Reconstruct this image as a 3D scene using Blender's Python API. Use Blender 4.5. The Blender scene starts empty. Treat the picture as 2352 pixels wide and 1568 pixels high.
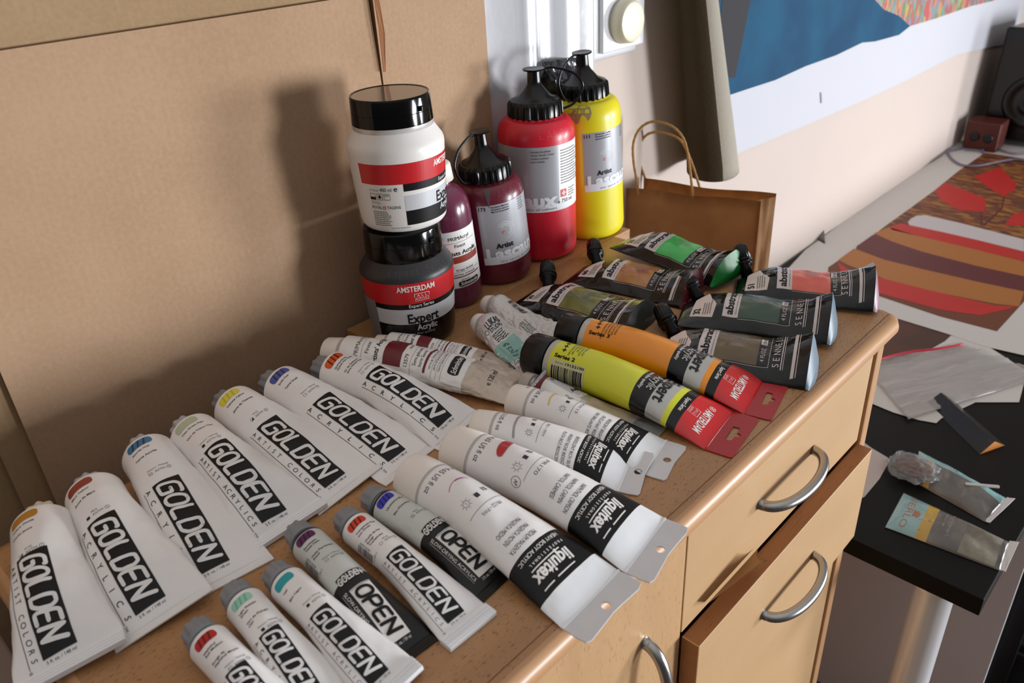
import bpy, bmesh, math, random
import numpy as np
from mathutils import Vector, Matrix, noise
random.seed(7)
scene = bpy.context.scene
COL = scene.collection
PI = math.pi

# ------------------------------------------------------------------ camera, light, exposure
cam_data = bpy.data.cameras.new('camera')
cam = bpy.data.objects.new('camera', cam_data)
COL.objects.link(cam)
scene.camera = cam
cam_data.sensor_width = 36.0
cam_data.lens = 28.1142
cam.matrix_world = Matrix(((0.687524, 0.386969, -0.614464, 0.000000), (-0.724237, 0.303842, -0.619000, 0.000000), (-0.052834, 0.870595, 0.489156, 0.420000), (0, 0, 0, 1)))
cam_data.clip_start = 0.02
cam_data.dof.use_dof = True
cam_data.dof.focus_distance = 0.78
cam_data.dof.aperture_fstop = 9.0

def lin(c):
    r = []
    for v in c:
        v = v / 255.0
        r.append(v / 12.92 if v <= 0.04045 else ((v + 0.055) / 1.055) ** 2.4)
    return (r[0], r[1], r[2], 1.0)

world = bpy.data.worlds.new('room_ambience')
scene.world = world
world.use_nodes = True
_nt = world.node_tree; _bg = _nt.nodes['Background']
_tc = _nt.nodes.new('ShaderNodeTexCoord'); _sx = _nt.nodes.new('ShaderNodeSeparateXYZ'); _cr = _nt.nodes.new('ShaderNodeValToRGB')
_mr = _nt.nodes.new('ShaderNodeMapRange'); _mr.inputs['From Min'].default_value = -1
_nt.links.new(_tc.outputs['Generated'], _sx.inputs[0]); _nt.links.new(_sx.outputs['Z'], _mr.inputs['Value'])
_nt.links.new(_mr.outputs['Result'], _cr.inputs['Fac']); _nt.links.new(_cr.outputs['Color'], _bg.inputs['Color'])
# a dim room under a pale ceiling
for _i, (_p, _v) in enumerate(((0.0, .05), (.48, .07), (.66, .20), (1.0, .70))):
    if _i > 1: _cr.color_ramp.elements.new(_p)
    _e = _cr.color_ramp.elements[_i]; _e.position = _p; _e.color = (_v, _v*.98, _v*.965, 1)
_bg.inputs[1].default_value = 1.0

def window_light(name, loc, target, w, h, power, color):
    ld = bpy.data.lights.new(name, 'AREA')
    ld.shape = 'RECTANGLE'; ld.size = w; ld.size_y = h
    ld.energy = power; ld.color = color
    o = bpy.data.objects.new(name, ld); COL.objects.link(o)
    o.location = loc
    d = (Vector(target) - Vector(loc)).normalized()
    o.rotation_euler = d.to_track_quat('-Z', 'Z').to_euler()
    return o
window_light('daylight_through_window', (3.40, -4.80, -0.42), (0.45, 0.50, 0.05), 1.05, 1.30, 285.0, (0.92, 0.96, 1.0))
window_light('daylight_through_window', (5.40, -3.30, -0.42), (0.45, 0.50, 0.05), 0.90, 1.30, 195.0, (0.94, 0.97, 1.0))

scene.view_settings.view_transform = 'Standard'
scene.view_settings.look = 'None'
scene.view_settings.exposure = 0.04
scene.view_settings.gamma = 1.0
scene.view_settings.use_curve_mapping = False

# ------------------------------------------------------------------ materials
MATS = {}
def mat(name, color, rough=0.5, metal=0.0, coat=0.0, spec=0.5, bump=None, vary=None, trans=0.0, alpha=1.0, sss=0.0):
    """color in 0-255 sRGB; bump=(scale, strength); vary=(scale, amount, other colour)"""
    if name in MATS: return MATS[name]
    m = bpy.data.materials.new(name); m.use_nodes = True
    nt = m.node_tree; b = nt.nodes['Principled BSDF']
    b.inputs['Base Color'].default_value = lin(color)
    b.inputs['Roughness'].default_value = rough
    b.inputs['Metallic'].default_value = metal
    b.inputs['Coat Weight'].default_value = coat
    b.inputs['Coat Roughness'].default_value = 0.12
    b.inputs['Specular IOR Level'].default_value = spec
    b.inputs['Transmission Weight'].default_value = trans
    b.inputs['Alpha'].default_value = alpha
    if sss:
        b.inputs['Subsurface Weight'].default_value = sss
        b.inputs['Subsurface Scale'].default_value = 0.003
    tc = nt.nodes.new('ShaderNodeTexCoord')
    if vary:
        n = nt.nodes.new('ShaderNodeTexNoise'); n.inputs['Scale'].default_value = vary[0]
        n.inputs['Detail'].default_value = 4
        nt.links.new(tc.outputs['Object'], n.inputs['Vector'])
        mx = nt.nodes.new('ShaderNodeMix'); mx.data_type = 'RGBA'
        mr = nt.nodes.new('ShaderNodeMapRange')
        mr.inputs['From Min'].default_value = 0.35; mr.inputs['From Max'].default_value = 0.7
        mr.inputs['To Max'].default_value = vary[1]
        nt.links.new(n.outputs['Fac'], mr.inputs['Value'])
        nt.links.new(mr.outputs['Result'], mx.inputs['Factor'])
        mx.inputs[6].default_value = lin(color); mx.inputs[7].default_value = lin(vary[2])
        nt.links.new(mx.outputs[2], b.inputs['Base Color'])
    if bump:
        n = nt.nodes.new('ShaderNodeTexNoise'); n.inputs['Scale'].default_value = bump[0]
        n.inputs['Detail'].default_value = 3
        nt.links.new(tc.outputs['Object'], n.inputs['Vector'])
        bp = nt.nodes.new('ShaderNodeBump'); bp.inputs['Strength'].default_value = bump[1]
        bp.inputs['Distance'].default_value = 0.002
        nt.links.new(n.outputs['Fac'], bp.inputs['Height'])
        nt.links.new(bp.outputs['Normal'], b.inputs['Normal'])
    MATS[name] = m
    return m

def wood(name, base, dark, grain=(3, 60, 60), fleck=(60, 900, 900), fleck_amt=0.6, rough=0.42, coat=0.15):
    m = bpy.data.materials.new(name); m.use_nodes = True
    nt = m.node_tree; b = nt.nodes['Principled BSDF']; L = nt.links.new
    tc = nt.nodes.new('ShaderNodeTexCoord')
    def nz(scale, detail, stretch):
        mp = nt.nodes.new('ShaderNodeMapping'); mp.inputs['Scale'].default_value = stretch
        L(tc.outputs['Object'], mp.inputs['Vector'])
        n = nt.nodes.new('ShaderNodeTexNoise'); n.inputs['Scale'].default_value = scale; n.inputs['Detail'].default_value = detail
        L(mp.outputs['Vector'], n.inputs['Vector']); return n
    g = nz(1.0, 5, grain); fl = nz(1.0, 1, fleck)
    r1 = nt.nodes.new('ShaderNodeMapRange'); r1.inputs['From Min'].default_value = .35; r1.inputs['From Max'].default_value = .68
    r1.inputs['To Max'].default_value = .45; L(g.outputs['Fac'], r1.inputs['Value'])
    r2 = nt.nodes.new('ShaderNodeMapRange'); r2.inputs['From Min'].default_value = .63; r2.inputs['From Max'].default_value = .70
    r2.inputs['To Max'].default_value = fleck_amt; L(fl.outputs['Fac'], r2.inputs['Value'])
    m1 = nt.nodes.new('ShaderNodeMix'); m1.data_type = 'RGBA'
    m1.inputs[6].default_value = lin(base); m1.inputs[7].default_value = lin(tuple((a + c) / 2 for a, c in zip(base, dark)))
    L(r1.outputs['Result'], m1.inputs['Factor'])
    m2 = nt.nodes.new('ShaderNodeMix'); m2.data_type = 'RGBA'; m2.inputs[7].default_value = lin(dark)
    L(m1.outputs[2], m2.inputs[6]); L(r2.outputs['Result'], m2.inputs['Factor'])
    L(m2.outputs[2], b.inputs['Base Color'])
    b.inputs['Roughness'].default_value = rough; b.inputs['Coat Weight'].default_value = coat; b.inputs['Coat Roughness'].default_value = .25
    MATS[name] = m
    return m

wood('wood_top', (178, 132, 88), (98, 62, 34), grain=(5, 45, 45), fleck=(190, 1000, 1000), fleck_amt=.9)
wood('wood_edge', (196, 150, 108), (168, 120, 80), grain=(4, 80, 80), fleck=(60, 900, 900), fleck_amt=.2, rough=.4, coat=.12)
wood('wood_front', (196, 158, 114), (168, 130, 88), grain=(6, 40, 14), fleck=(350, 500, 700), fleck_amt=.25, rough=.5)
wood('wood_door', (196, 156, 112), (148, 106, 68), grain=(40, 40, 5), fleck=(900, 900, 110), fleck_amt=.55, rough=.5)
wood('wood_inner', (160, 104, 58), (116, 70, 36), grain=(5, 60, 60), fleck=(60, 900, 900), fleck_amt=.5, rough=.55)

def cardboard_mat(name, base, dark):
    m = bpy.data.materials.new(name); m.use_nodes = True
    nt = m.node_tree; b = nt.nodes['Principled BSDF']; L = nt.links.new
    b.inputs['Roughness'].default_value = .85; b.inputs['Specular IOR Level'].default_value = .2
    tc = nt.nodes.new('ShaderNodeTexCoord')
    n = nt.nodes.new('ShaderNodeTexNoise'); n.inputs['Scale'].default_value = 260; n.inputs['Detail'].default_value = 5
    L(tc.outputs['Object'], n.inputs['Vector'])
    n2 = nt.nodes.new('ShaderNodeTexNoise'); n2.inputs['Scale'].default_value = 9; n2.inputs['Detail'].default_value = 2
    L(tc.outputs['Object'], n2.inputs['Vector'])
    ad = nt.nodes.new('ShaderNodeMath'); ad.operation = 'ADD'; L(n.outputs['Fac'], ad.inputs[0]); L(n2.outputs['Fac'], ad.inputs[1])
    r = nt.nodes.new('ShaderNodeMapRange'); r.inputs['From Min'].default_value = .75; r.inputs['From Max'].default_value = 1.35
    L(ad.outputs[0], r.inputs['Value'])
    mx = nt.nodes.new('ShaderNodeMix'); mx.data_type = 'RGBA'; mx.inputs[6].default_value = lin(base); mx.inputs[7].default_value = lin(dark)
    L(r.outputs['Result'], mx.inputs['Factor']); L(mx.outputs[2], b.inputs['Base Color'])
    w = nt.nodes.new('ShaderNodeTexWave'); w.bands_direction = 'X'; w.inputs['Scale'].default_value = 42; w.inputs['Distortion'].default_value = 1.2
    w.inputs['Detail'].default_value = 1; w.inputs['Detail Scale'].default_value = 2
    L(tc.outputs['Object'], w.inputs['Vector'])
    nm = nt.nodes.new('ShaderNodeTexNoise'); nm.inputs['Scale'].default_value = 4; L(tc.outputs['Object'], nm.inputs['Vector'])
    mu = nt.nodes.new('ShaderNodeMath'); mu.operation = 'MULTIPLY'; L(w.outputs['Fac'], mu.inputs[0]); L(nm.outputs['Fac'], mu.inputs[1])
    bp = nt.nodes.new('ShaderNodeBump'); bp.inputs['Strength'].default_value = .07; bp.inputs['Distance'].default_value = .0014
    L(mu.outputs[0], bp.inputs['Height']); L(bp.outputs['Normal'], b.inputs['Normal'])
    MATS[name] = m
cardboard_mat('cardboard', (180, 148, 120), (168, 136, 108))
cardboard_mat('cardboard_back', (166, 138, 106), (154, 126, 94))
mat('cardboard_edge', (150, 112, 78), .9, bump=(900, .6))

mat('white_plastic', (242, 240, 240), .34, vary=(25, .35, (232, 228, 226)), sss=.05)
mat('cap_white', (238, 231, 223), .45, sss=.05)
mat('cap_cream', (222, 210, 188), .45)
mat('cap_grey', (132, 136, 142), .4)
mat('cap_grey_clear', (186, 186, 192), .35)
mat('black_plastic', (9, 9, 10), .24, spec=.38)
mat('black_gloss', (5, 5, 6), .12, spec=.4)
mat('black_tube', (11, 10, 11), .3, spec=.4)
mat('ink_black', (11, 10, 13), .42, spec=.3)
mat('ink_navy', (28, 26, 48), .4)
mat('ink_grey', (110, 108, 110), .5)
mat('ink_pale', (168, 166, 166), .5)
mat('ink_white', (232, 228, 224), .45)
mat('silver_ink', (206, 208, 212), .32, metal=.15)
mat('silver_dark', (150, 150, 156), .32, metal=.5)
mat('label_white', (238, 236, 234), .42)
mat('tab_grey', (216, 216, 218), .38, bump=(300, .15), vary=(60, .4, (204, 203, 204)))
mat('steel', (176, 174, 172), .27, metal=1.0)
mat('screw_metal', (170, 172, 176), .25, metal=1.0)
mat('seam_grey', (190, 188, 186), .5)

# ------------------------------------------------------------------ object helpers
def link(name, me, parent=None):
    o = bpy.data.objects.new(name, me); COL.objects.link(o)
    if parent is not None: o.parent = parent
    return o
def finish(name, bm, mats, parent=None, smooth=True):
    me = bpy.data.meshes.new(name)
    bm.normal_update(); bm.to_mesh(me); bm.free()
    for m in (mats if isinstance(mats, (list, tuple)) else [mats]):
        me.materials.append(MATS[m])
    if smooth:
        me.polygons.foreach_set('use_smooth', [True] * len(me.polygons))
    me.update()
    return link(name, me, parent)
def thing(name, label, cat, loc=(0, 0, 0), rot=(0, 0, 0), group=None):
    o = link(name, None)
    o.empty_display_size = 0.02
    o.location = loc; o.rotation_euler = rot
    return tag(o, label, cat, group)
def tag(o, label, cat, group=None):
    o['label'] = label; o['category'] = cat
    if group: o['group'] = group
    return o
def struct(o):
    o['kind'] = 'structure'; return o
def smooth_angle(o, ang=35):
    me = o.data
    try: me.set_sharp_from_angle(angle=math.radians(ang))
    except Exception: pass
    return o

def add_box(bm, x0, y0, z0, x1, y1, z1, mi=0, bev=0.0, seg=2):
    b2 = bmesh.new()
    vs = [b2.verts.new(p) for p in ((x0,y0,z0),(x1,y0,z0),(x1,y1,z0),(x0,y1,z0),(x0,y0,z1),(x1,y0,z1),(x1,y1,z1),(x0,y1,z1))]
    for f in ((0,3,2,1),(4,5,6,7),(0,1,5,4),(1,2,6,5),(2,3,7,6),(3,0,4,7)):
        b2.faces.new([vs[i] for i in f])
    if bev: bmesh.ops.bevel(b2, geom=b2.edges[:], offset=bev, segments=seg, profile=.5, affect='EDGES')
    for f in b2.faces: f.material_index = mi
    merge(bm, b2)
def merge(bm, b2, M=None):
    if M is not None: bmesh.ops.transform(b2, matrix=M, verts=b2.verts)
    me = bpy.data.meshes.new('tmp'); b2.to_mesh(me); b2.free()
    bm.from_mesh(me); bpy.data.meshes.remove(me)
def add_lathe(bm, prof, seg=48, axis='Z', mi=0, mod=None, M=None, close=True):
    """prof = [(h, r)...]; axis Z or X; mod(theta, i) multiplies r"""
    b2 = bmesh.new(); rings = []
    for i, (h, r) in enumerate(prof):
        ring = []
        for k in range(seg):
            th = 2 * PI * k / seg
            rr = r * (mod(th, i) if mod else 1.0)
            a, b = rr * math.cos(th), rr * math.sin(th)
            ring.append(b2.verts.new((a, b, h) if axis == 'Z' else (h, a, b)))
        rings.append(ring)
    for i in range(len(rings) - 1):
        for k in range(seg):
            q = (rings[i][k], rings[i][(k+1) % seg], rings[i+1][(k+1) % seg], rings[i+1][k])
            f = b2.faces.new(q); f.material_index = mi
    if close:
        for ring in (rings[0], rings[-1]):
            try:
                f = b2.faces.new(ring); f.material_index = mi
            except ValueError: pass
    bmesh.ops.recalc_face_normals(b2, faces=b2.faces)
    merge(bm, b2, M)
def add_tube(bm, pts, rad, seg=10, mi=0, caps=True, flat=1.0):
    """round bar through points; rad number or list"""
    P = [Vector(p) for p in pts]; n = len(P)
    rads = rad if isinstance(rad, (list, tuple)) else [rad] * n
    up = None; rings = []
    for i in range(n):
        t = (P[min(i+1, n-1)] - P[max(i-1, 0)]).normalized()
        if up is None:
            up = Vector((0, 0, 1)) if abs(t.z) < .9 else Vector((0, 1, 0))
        s = t.cross(up)
        if s.length < 1e-6: s = t.cross(Vector((1, 0, 0)))
        s.normalize(); up = s.cross(t).normalized()
        rings.append([bm.verts.new(P[i] + (s * math.cos(a) + up * math.sin(a) * flat) * rads[i]) for a in [2*PI*k/seg for k in range(seg)]])
    for i in range(n - 1):
        for k in range(seg):
            f = bm.faces.new((rings[i][k], rings[i][(k+1)%seg], rings[i+1][(k+1)%seg], rings[i+1][k])); f.material_index = mi
    if caps:
        f = bm.faces.new(rings[0]); f.material_index = mi
        f = bm.faces.new(rings[-1]); f.material_index = mi
def spline(pts, n=24):
    """Catmull-Rom through points"""
    P = [np.array(p, float) for p in pts]
    P = [2*P[0]-P[1]] + P + [2*P[-1]-P[-2]]
    out = []
    for i in range(1, len(P)-2):
        for k in range(n):
            t = k / n
            out.append(0.5*((2*P[i]) + (-P[i-1]+P[i+1])*t + (2*P[i-1]-5*P[i]+4*P[i+1]-P[i+2])*t*t + (-P[i-1]+3*P[i]-3*P[i+1]+P[i+2])*t**3))
    out.append(P[-2])
    return [tuple(p) for p in out]
def add_slab(bm, pts, z0, z1, mi=0, holes=()):
    """flat plate with outline pts (x, y) between z0 and z1, optional holes"""
    b2 = bmesh.new(); edges = []
    for loop in [pts] + list(holes):
        vs = [b2.verts.new((p[0], p[1], z0)) for p in loop]
        edges += [b2.edges.new((vs[i], vs[(i+1) % len(vs)])) for i in range(len(vs))]
    bmesh.ops.triangle_fill(b2, edges=edges, use_beauty=True)
    r = bmesh.ops.extrude_face_region(b2, geom=b2.faces[:])
    bmesh.ops.translate(b2, vec=(0, 0, z1 - z0), verts=[g for g in r['geom'] if isinstance(g, bmesh.types.BMVert)])
    bmesh.ops.recalc_face_normals(b2, faces=b2.faces)
    for f in b2.faces: f.material_index = mi
    merge(bm, b2)

# ------------------------------------------------------------------ printed decals
_txt = {}
def text_geo(s, bold=0.0, space=1.0, shear=0.0):
    key = (s, bold, space, shear)
    if key in _txt: return _txt[key]
    cu = bpy.data.curves.new('t', 'FONT'); cu.body = s; cu.size = 1.0
    cu.resolution_u = 3; cu.offset = bold; cu.space_character = space; cu.shear = shear
    o = bpy.data.objects.new('t', cu); COL.objects.link(o)
    dg = bpy.context.evaluated_depsgraph_get(); dg.update()
    me = bpy.data.meshes.new_from_object(o.evaluated_get(dg))
    V = np.array([(v.co.x, v.co.y) for v in me.vertices]).reshape(-1, 2)
    F = [tuple(p.vertices) for p in me.polygons]
    bpy.data.objects.remove(o); bpy.data.curves.remove(cu); bpy.data.meshes.remove(me)
    _txt[key] = (V, F); return V, F
_cap = None
class Label:
    """flat artwork in millimetres: u along the body, v across (upwards on bottles)"""
    def __init__(self): self.items = []
    def add(self, V, F, m, layer=1): self.items.append((np.array(V, float).reshape(-1, 2), F, m, layer))
    def rect(self, u0, v0, u1, v1, m, layer=1): self.add([(u0,v0),(u1,v0),(u1,v1),(u0,v1)], [(0,1,2,3)], m, layer)
    def poly(self, pts, m, layer=1): self.add(pts, [tuple(range(len(pts)))], m, layer)
    def rrect(self, u0, v0, u1, v1, r, m, layer=1, n=5):
        pts = []
        for cx, cy, a0 in ((u1-r, v1-r, 0), (u0+r, v1-r, 90), (u0+r, v0+r, 180), (u1-r, v0+r, 270)):
            for k in range(n+1):
                a = math.radians(a0 + 90*k/n); pts.append((cx + r*math.cos(a), cy + r*math.sin(a)))
        self.poly(pts, m, layer)
    def disc(self, u, v, r, m, layer=1, n=16): self.poly([(u+r*math.cos(2*PI*k/n), v+r*math.sin(2*PI*k/n)) for k in range(n)], m, layer)
    def ring(self, u, v, r, w, m, layer=1, n=24, a0=0, a1=360):
        V = []; F = []
        for k in range(n+1):
            a = math.radians(a0 + (a1-a0)*k/n)
            V += [(u+(r-w/2)*math.cos(a), v+(r-w/2)*math.sin(a)), (u+(r+w/2)*math.cos(a), v+(r+w/2)*math.sin(a))]
        for k in range(n): F.append((2*k, 2*k+1, 2*k+3, 2*k+2))
        self.add(V, F, m, layer)
    def stroke(self, pts, w, m, layer=1, round_=True):
        P = [np.array(p, float) for p in pts]; V = []; F = []
        for i in range(len(P)-1):
            d = P[i+1]-P[i]; l = np.hypot(*d)
            if l < 1e-6: continue
            n = np.array([-d[1], d[0]])/l*w/2; b = len(V)
            V += [P[i]-n, P[i+1]-n, P[i+1]+n, P[i]+n]; F.append((b, b+1, b+2, b+3))
        if round_:
            for p in P:
                b = len(V); k = 8
                V += [p+np.array([math.cos(2*PI*j/k), math.sin(2*PI*j/k)])*w/2 for j in range(k)]; F.append(tuple(range(b, b+k)))
        self.add(V, F, m, layer)
    def line(self, u0, v0, u1, v1, w, m, layer=1): self.stroke([(u0,v0),(u1,v1)], w, m, layer, False)
    def text(self, s, u, v, h, m, ang=0, w=None, align='l', bold=0.0, space=1.0, shear=0.0, layer=1):
        """h = capital height; w = fitted length; (u, v) = baseline start (or centre, or end)"""
        global _cap
        if _cap is None: _cap = float(text_geo('H')[0][:, 1].max())
        V, F = text_geo(s, bold, space, shear)
        if not len(V): return
        V = V.copy(); V[:, 0] -= V[:, 0].min()
        W = V[:, 0].max(); sc = h / _cap
        sx = (w / W) if w else sc
        V = V * np.array([sx, sc])
        W *= sx
        V[:, 0] -= {'l': 0, 'c': W/2, 'r': W}[align]
        c, q = math.cos(math.radians(ang)), math.sin(math.radians(ang))
        V = np.stack([u + V[:, 0]*c - V[:, 1]*q, v + V[:, 0]*q + V[:, 1]*c], 1)
        self.add(V, F, m, layer)
    def fine(self, u, v, w, rows, pitch, m, ang=0, h=None, seed=1):
        """unreadably small print: rows of word-length dashes"""
        rnd = random.Random(seed); c, q = math.cos(math.radians(ang)), math.sin(math.radians(ang))
        h = h or abs(pitch)*.38; ap = abs(pitch); V = []; F = []
        for r in range(rows):
            x = 0; y = -r*abs(pitch); end = w*rnd.uniform(.72, 1)
            while x < end:
                l = min(rnd.uniform(1.0, 3.4)*ap*.6, end-x)+1e-4
                b = len(V)
                for px, py in ((x,y),(x+l,y),(x+l,y+h),(x,y+h)): V.append((u+px*c-py*q, v+px*q+py*c))
                F.append((b,b+1,b+2,b+3)); x += l+ap*.25
        self.add(V, F, m, 1)
    def barcode(self, u, v, w, h, m, ang=0, seed=3):
        rnd = random.Random(seed); c, q = math.cos(math.radians(ang)), math.sin(math.radians(ang)); x = 0; V = []; F = []
        unit = w/70
        while x < w:
            l = unit*rnd.choice((1,1,2,3)); b = len(V)
            for px, py in ((x,0),(x+l,0),(x+l,h),(x,h)): V.append((u+px*c-py*q, v+px*q+py*c))
            F.append((b,b+1,b+2,b+3)); x += l+unit*rnd.choice((1,1,2,2,3))
        self.add(V, F, m, 1)
    def logo(self, word, u, v, L, h, m, slant=0.28, ang=0, sw=.2, layer=2):
        """rounded tube lettering filling a box L x h starting at (u, v) lower left"""
        G = {'G': [[(.92,.93),(.92,1),(.22,1),(0,.82),(0,.0),(.92,.0),(.92,.52),(.50,.52)]],
             'O': [[(.24,1),(.72,1),(.94,.78),(.94,.22),(.72,0),(.24,0),(.0,.22),(.0,.78),(.24,1)]],
             'L': [[(.0,1),(.0,0),(.84,0)]],
             'D': [[(0,0),(0,1),(.66,1),(.94,.76),(.94,.24),(.66,0),(0,0)]],
             'E': [[(.88,1),(.0,1),(.0,.0),(.88,0)], [(0,.5),(.76,.5)]],
             'N': [[(0,0),(.0,1),(.90,0),(.90,1)]],
             'P': [[(0,0),(0,1),(.66,1),(.92,.86),(.92,.56),(.66,.42),(0,.42)]]}
        n = len(word); c, q = math.cos(math.radians(ang)), math.sin(math.radians(ang))
        pad = h*.15; cell = (L - 2*pad - slant*h*.62)/n
        for i, ch in enumerate(word):
            for st in G[ch]:
                pts = chaikin(st, 2, closed=(ch == 'O'), cut=(.25 if ch == 'O' else .14)) if ch != 'N' else st
                out = []
                for x, y in pts:
                    yy = pad + y*(h-2*pad); xx = pad + i*cell + x*cell*.80 + slant*(yy-pad)
                    out.append((u + xx*c - yy*q, v + xx*q + yy*c))
                self.stroke(out, h*sw, m, layer)
def chaikin(p, it, closed=False, cut=.2):
    p = [np.array(a, float) for a in p]
    for _ in range(it):
        o = [] if closed else [p[0]]
        for i in range(len(p)-1):
            o += [p[i]*(1-cut)+p[i+1]*cut, p[i]*cut+p[i+1]*(1-cut)]
        o.append(o[0] if closed else p[-1])
        p = o
    return [tuple(a) for a in p]

class Surf:
    """grid surface; rows = u-like values, cols(n, m) = arc values; swap=True means u runs along the columns"""
    def __init__(s, P, rows, cols, swap=False, lo=None, hi=None, K=420):
        n = len(rows); s.rows = np.array(rows, float); s.swap = swap
        s.lo = lo if lo is not None else float(cols.min(axis=1).max()); s.hi = hi if hi is not None else float(cols.max(axis=1).min())
        g = np.linspace(s.lo, s.hi, K); T = np.zeros((n, K, 3))
        for i in range(n):
            for k in range(3): T[i, :, k] = np.interp(g, cols[i], P[i, :, k])
        s.T = T; s.K = K
        dr = np.gradient(T, axis=0) ; dc = np.gradient(T, axis=1)
        N = np.cross(dr, dc) if not swap else np.cross(dc, dr)
        N /= np.linalg.norm(N, axis=2, keepdims=True) + 1e-12
        s.N = N
    def __call__(s, UV, off):
        r, c = (UV[:, 1], UV[:, 0]) if s.swap else (UV[:, 0], UV[:, 1])
        ri = np.interp(r, s.rows, np.arange(len(s.rows))); ci = (np.clip(c, s.lo, s.hi)-s.lo)/(s.hi-s.lo)*(s.K-1)
        i0 = np.clip(np.floor(ri).astype(int), 0, len(s.rows)-2); j0 = np.clip(np.floor(ci).astype(int), 0, s.K-2)
        a = (ri-i0)[:, None]; b = (ci-j0)[:, None]
        def bl(T): return T[i0, j0]*(1-a)*(1-b)+T[i0+1, j0]*a*(1-b)+T[i0, j0+1]*(1-a)*b+T[i0+1, j0+1]*a*b
        N = bl(s.N); N /= np.linalg.norm(N, axis=1, keepdims=True)+1e-12
        return bl(s.T) + N*off
def apply_label(bm, lab, surf, mats, du=3.0, dv=1.4, off=0.00014):
    """cut the artwork finely and lay it on the surface, into the same mesh"""
    for V, F, m, layer in lab.items:
        if m not in mats: mats.append(m)
        mi = mats.index(m)
        b2 = bmesh.new()
        vs = [b2.verts.new((x, y, 0)) for x, y in V]
        for f in F:
            try: b2.faces.new([vs[i] for i in f])
            except ValueError: pass
        big = [f for f in b2.faces if len(f.verts) > 4]
        if big: bmesh.ops.triangulate(b2, faces=big)
        for ax, st in ((0, du), (1, dv)):
            lo, hi = V[:, ax].min(), V[:, ax].max()
            k = math.ceil(lo/st + 1e-6)
            while k*st < hi - 1e-6:
                co = [0, 0, 0]; co[ax] = k*st; no = [0, 0, 0]; no[ax] = 1
                bmesh.ops.bisect_plane(b2, geom=b2.verts[:]+b2.edges[:]+b2.faces[:], dist=1e-5, plane_co=co, plane_no=no)
                k += 1
        if len(b2.verts) == 0: b2.free(); continue
        bmesh.ops.recalc_face_normals(b2, faces=b2.faces)
        b2.normal_update()
        fl = [f for f in b2.faces if f.normal.z < 0]
        if fl: bmesh.ops.reverse_faces(b2, faces=fl)
        UV = np.array([(v.co.x, v.co.y) for v in b2.verts])
        Q = surf(UV, off*layer)
        for v, q in zip(b2.verts, Q): v.co = q
        for f in b2.faces: f.material_index = mi
        merge(bm, b2)
def add_grid(bm, P, mi=0, wrap=True, cap0=False, cap1=False, zone=None):
    n, m = P.shape[:2]
    vs = [[bm.verts.new(P[i, j]) for j in range(m)] for i in range(n)]
    for i in range(n-1):
        for j in range(m if wrap else m-1):
            q = (vs[i][j], vs[i+1][j], vs[i+1][(j+1) % m], vs[i][(j+1) % m])
            f = bm.faces.new(q); f.material_index = zone(i, j) if zone else mi
    if cap0: bm.faces.new(vs[0]).material_index = mi
    if cap1: bm.faces.new(vs[-1][::-1]).material_index = zone(n-2, 0) if zone else mi
    return vs

# ------------------------------------------------------------------ paint tube body
def half_width(r, b):
    """half width of an ellipse of half height b whose outline is as long as a circle of radius r"""
    lo, hi = r, r*PI/2
    for _ in range(30):
        a = (lo+hi)/2; h = ((a-b)/(a+b))**2
        per = PI*(a+b)*(1+3*h/(10+math.sqrt(4-3*h)))
        if per < 2*PI*r: lo = a
        else: hi = a
    return (lo+hi)/2
def tube_body(L, r, p=1.7, q=1.0, bend=0.0009, crush=0.0, seed=0, lift=0.0, dents=(), n=64, m=72, lo=1.0, twist=0.0, ridges=0.0):
    """surface of a filled tube lying on its back: round at u=0, crimped flat at u=L (metres)"""
    us = np.linspace(0, 1, n)**0.9; P = np.zeros((n, m+1, 3)); cols = np.zeros((n, m+1))
    for i, u in enumerate(us):
        b = r*lo*(1-u**p)**q + bend
        b = min(b, r)
        a = half_width(r, b); zc = b + lift*u*u
        ph = np.linspace(-PI, PI, m+1)
        y = a*np.sin(ph); z = b*np.cos(ph)
        pts = np.stack([np.full(m+1, u*L), y, z], 1)
        nrm = np.stack([np.zeros(m+1), y/a**2, z/b**2], 1); nrm /= np.linalg.norm(nrm, axis=1, keepdims=True)+1e-9
        arc = np.concatenate([[0], np.cumsum(np.hypot(np.diff(y), np.diff(z)))])
        cols[i] = (arc - arc[m//2])*1000
        d = np.zeros(m+1)
        if crush:
            env = crush*math.sin(min(1, u*1.25+.05)*PI*.5)*(1-u**14)
            for j in range(m+1):
                jj = j % m
                v = Vector((u*L*55+seed*7.3, math.cos(ph[jj])*1.6, math.sin(ph[jj])*1.6+seed))
                d[j] = env*(noise.noise(v)*1.0+noise.noise(v*2.3)*.45 - ridges*(1-abs(noise.noise(v*1.7+Vector((9, 1, 2)))))**6*.9)
        for (du, dv, amp, rad) in dents:
            dd = ((u*L*1000-du)**2+(cols[i]-dv)**2)/rad**2
            d -= amp*np.exp(-dd)
        pts += nrm*d[:, None]
        if twist:
            c, s_ = math.cos(twist*u), math.sin(twist*u)
            yy, zz = pts[:, 1].copy(), pts[:, 2].copy(); pts[:, 1] = yy*c-zz*s_; pts[:, 2] = yy*s_+zz*c
        pts[:, 2] += zc
        pts[:, 2] = np.maximum(pts[:, 2], 0.0001)
        P[i] = pts
    return P, us*L*1000, cols
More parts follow.
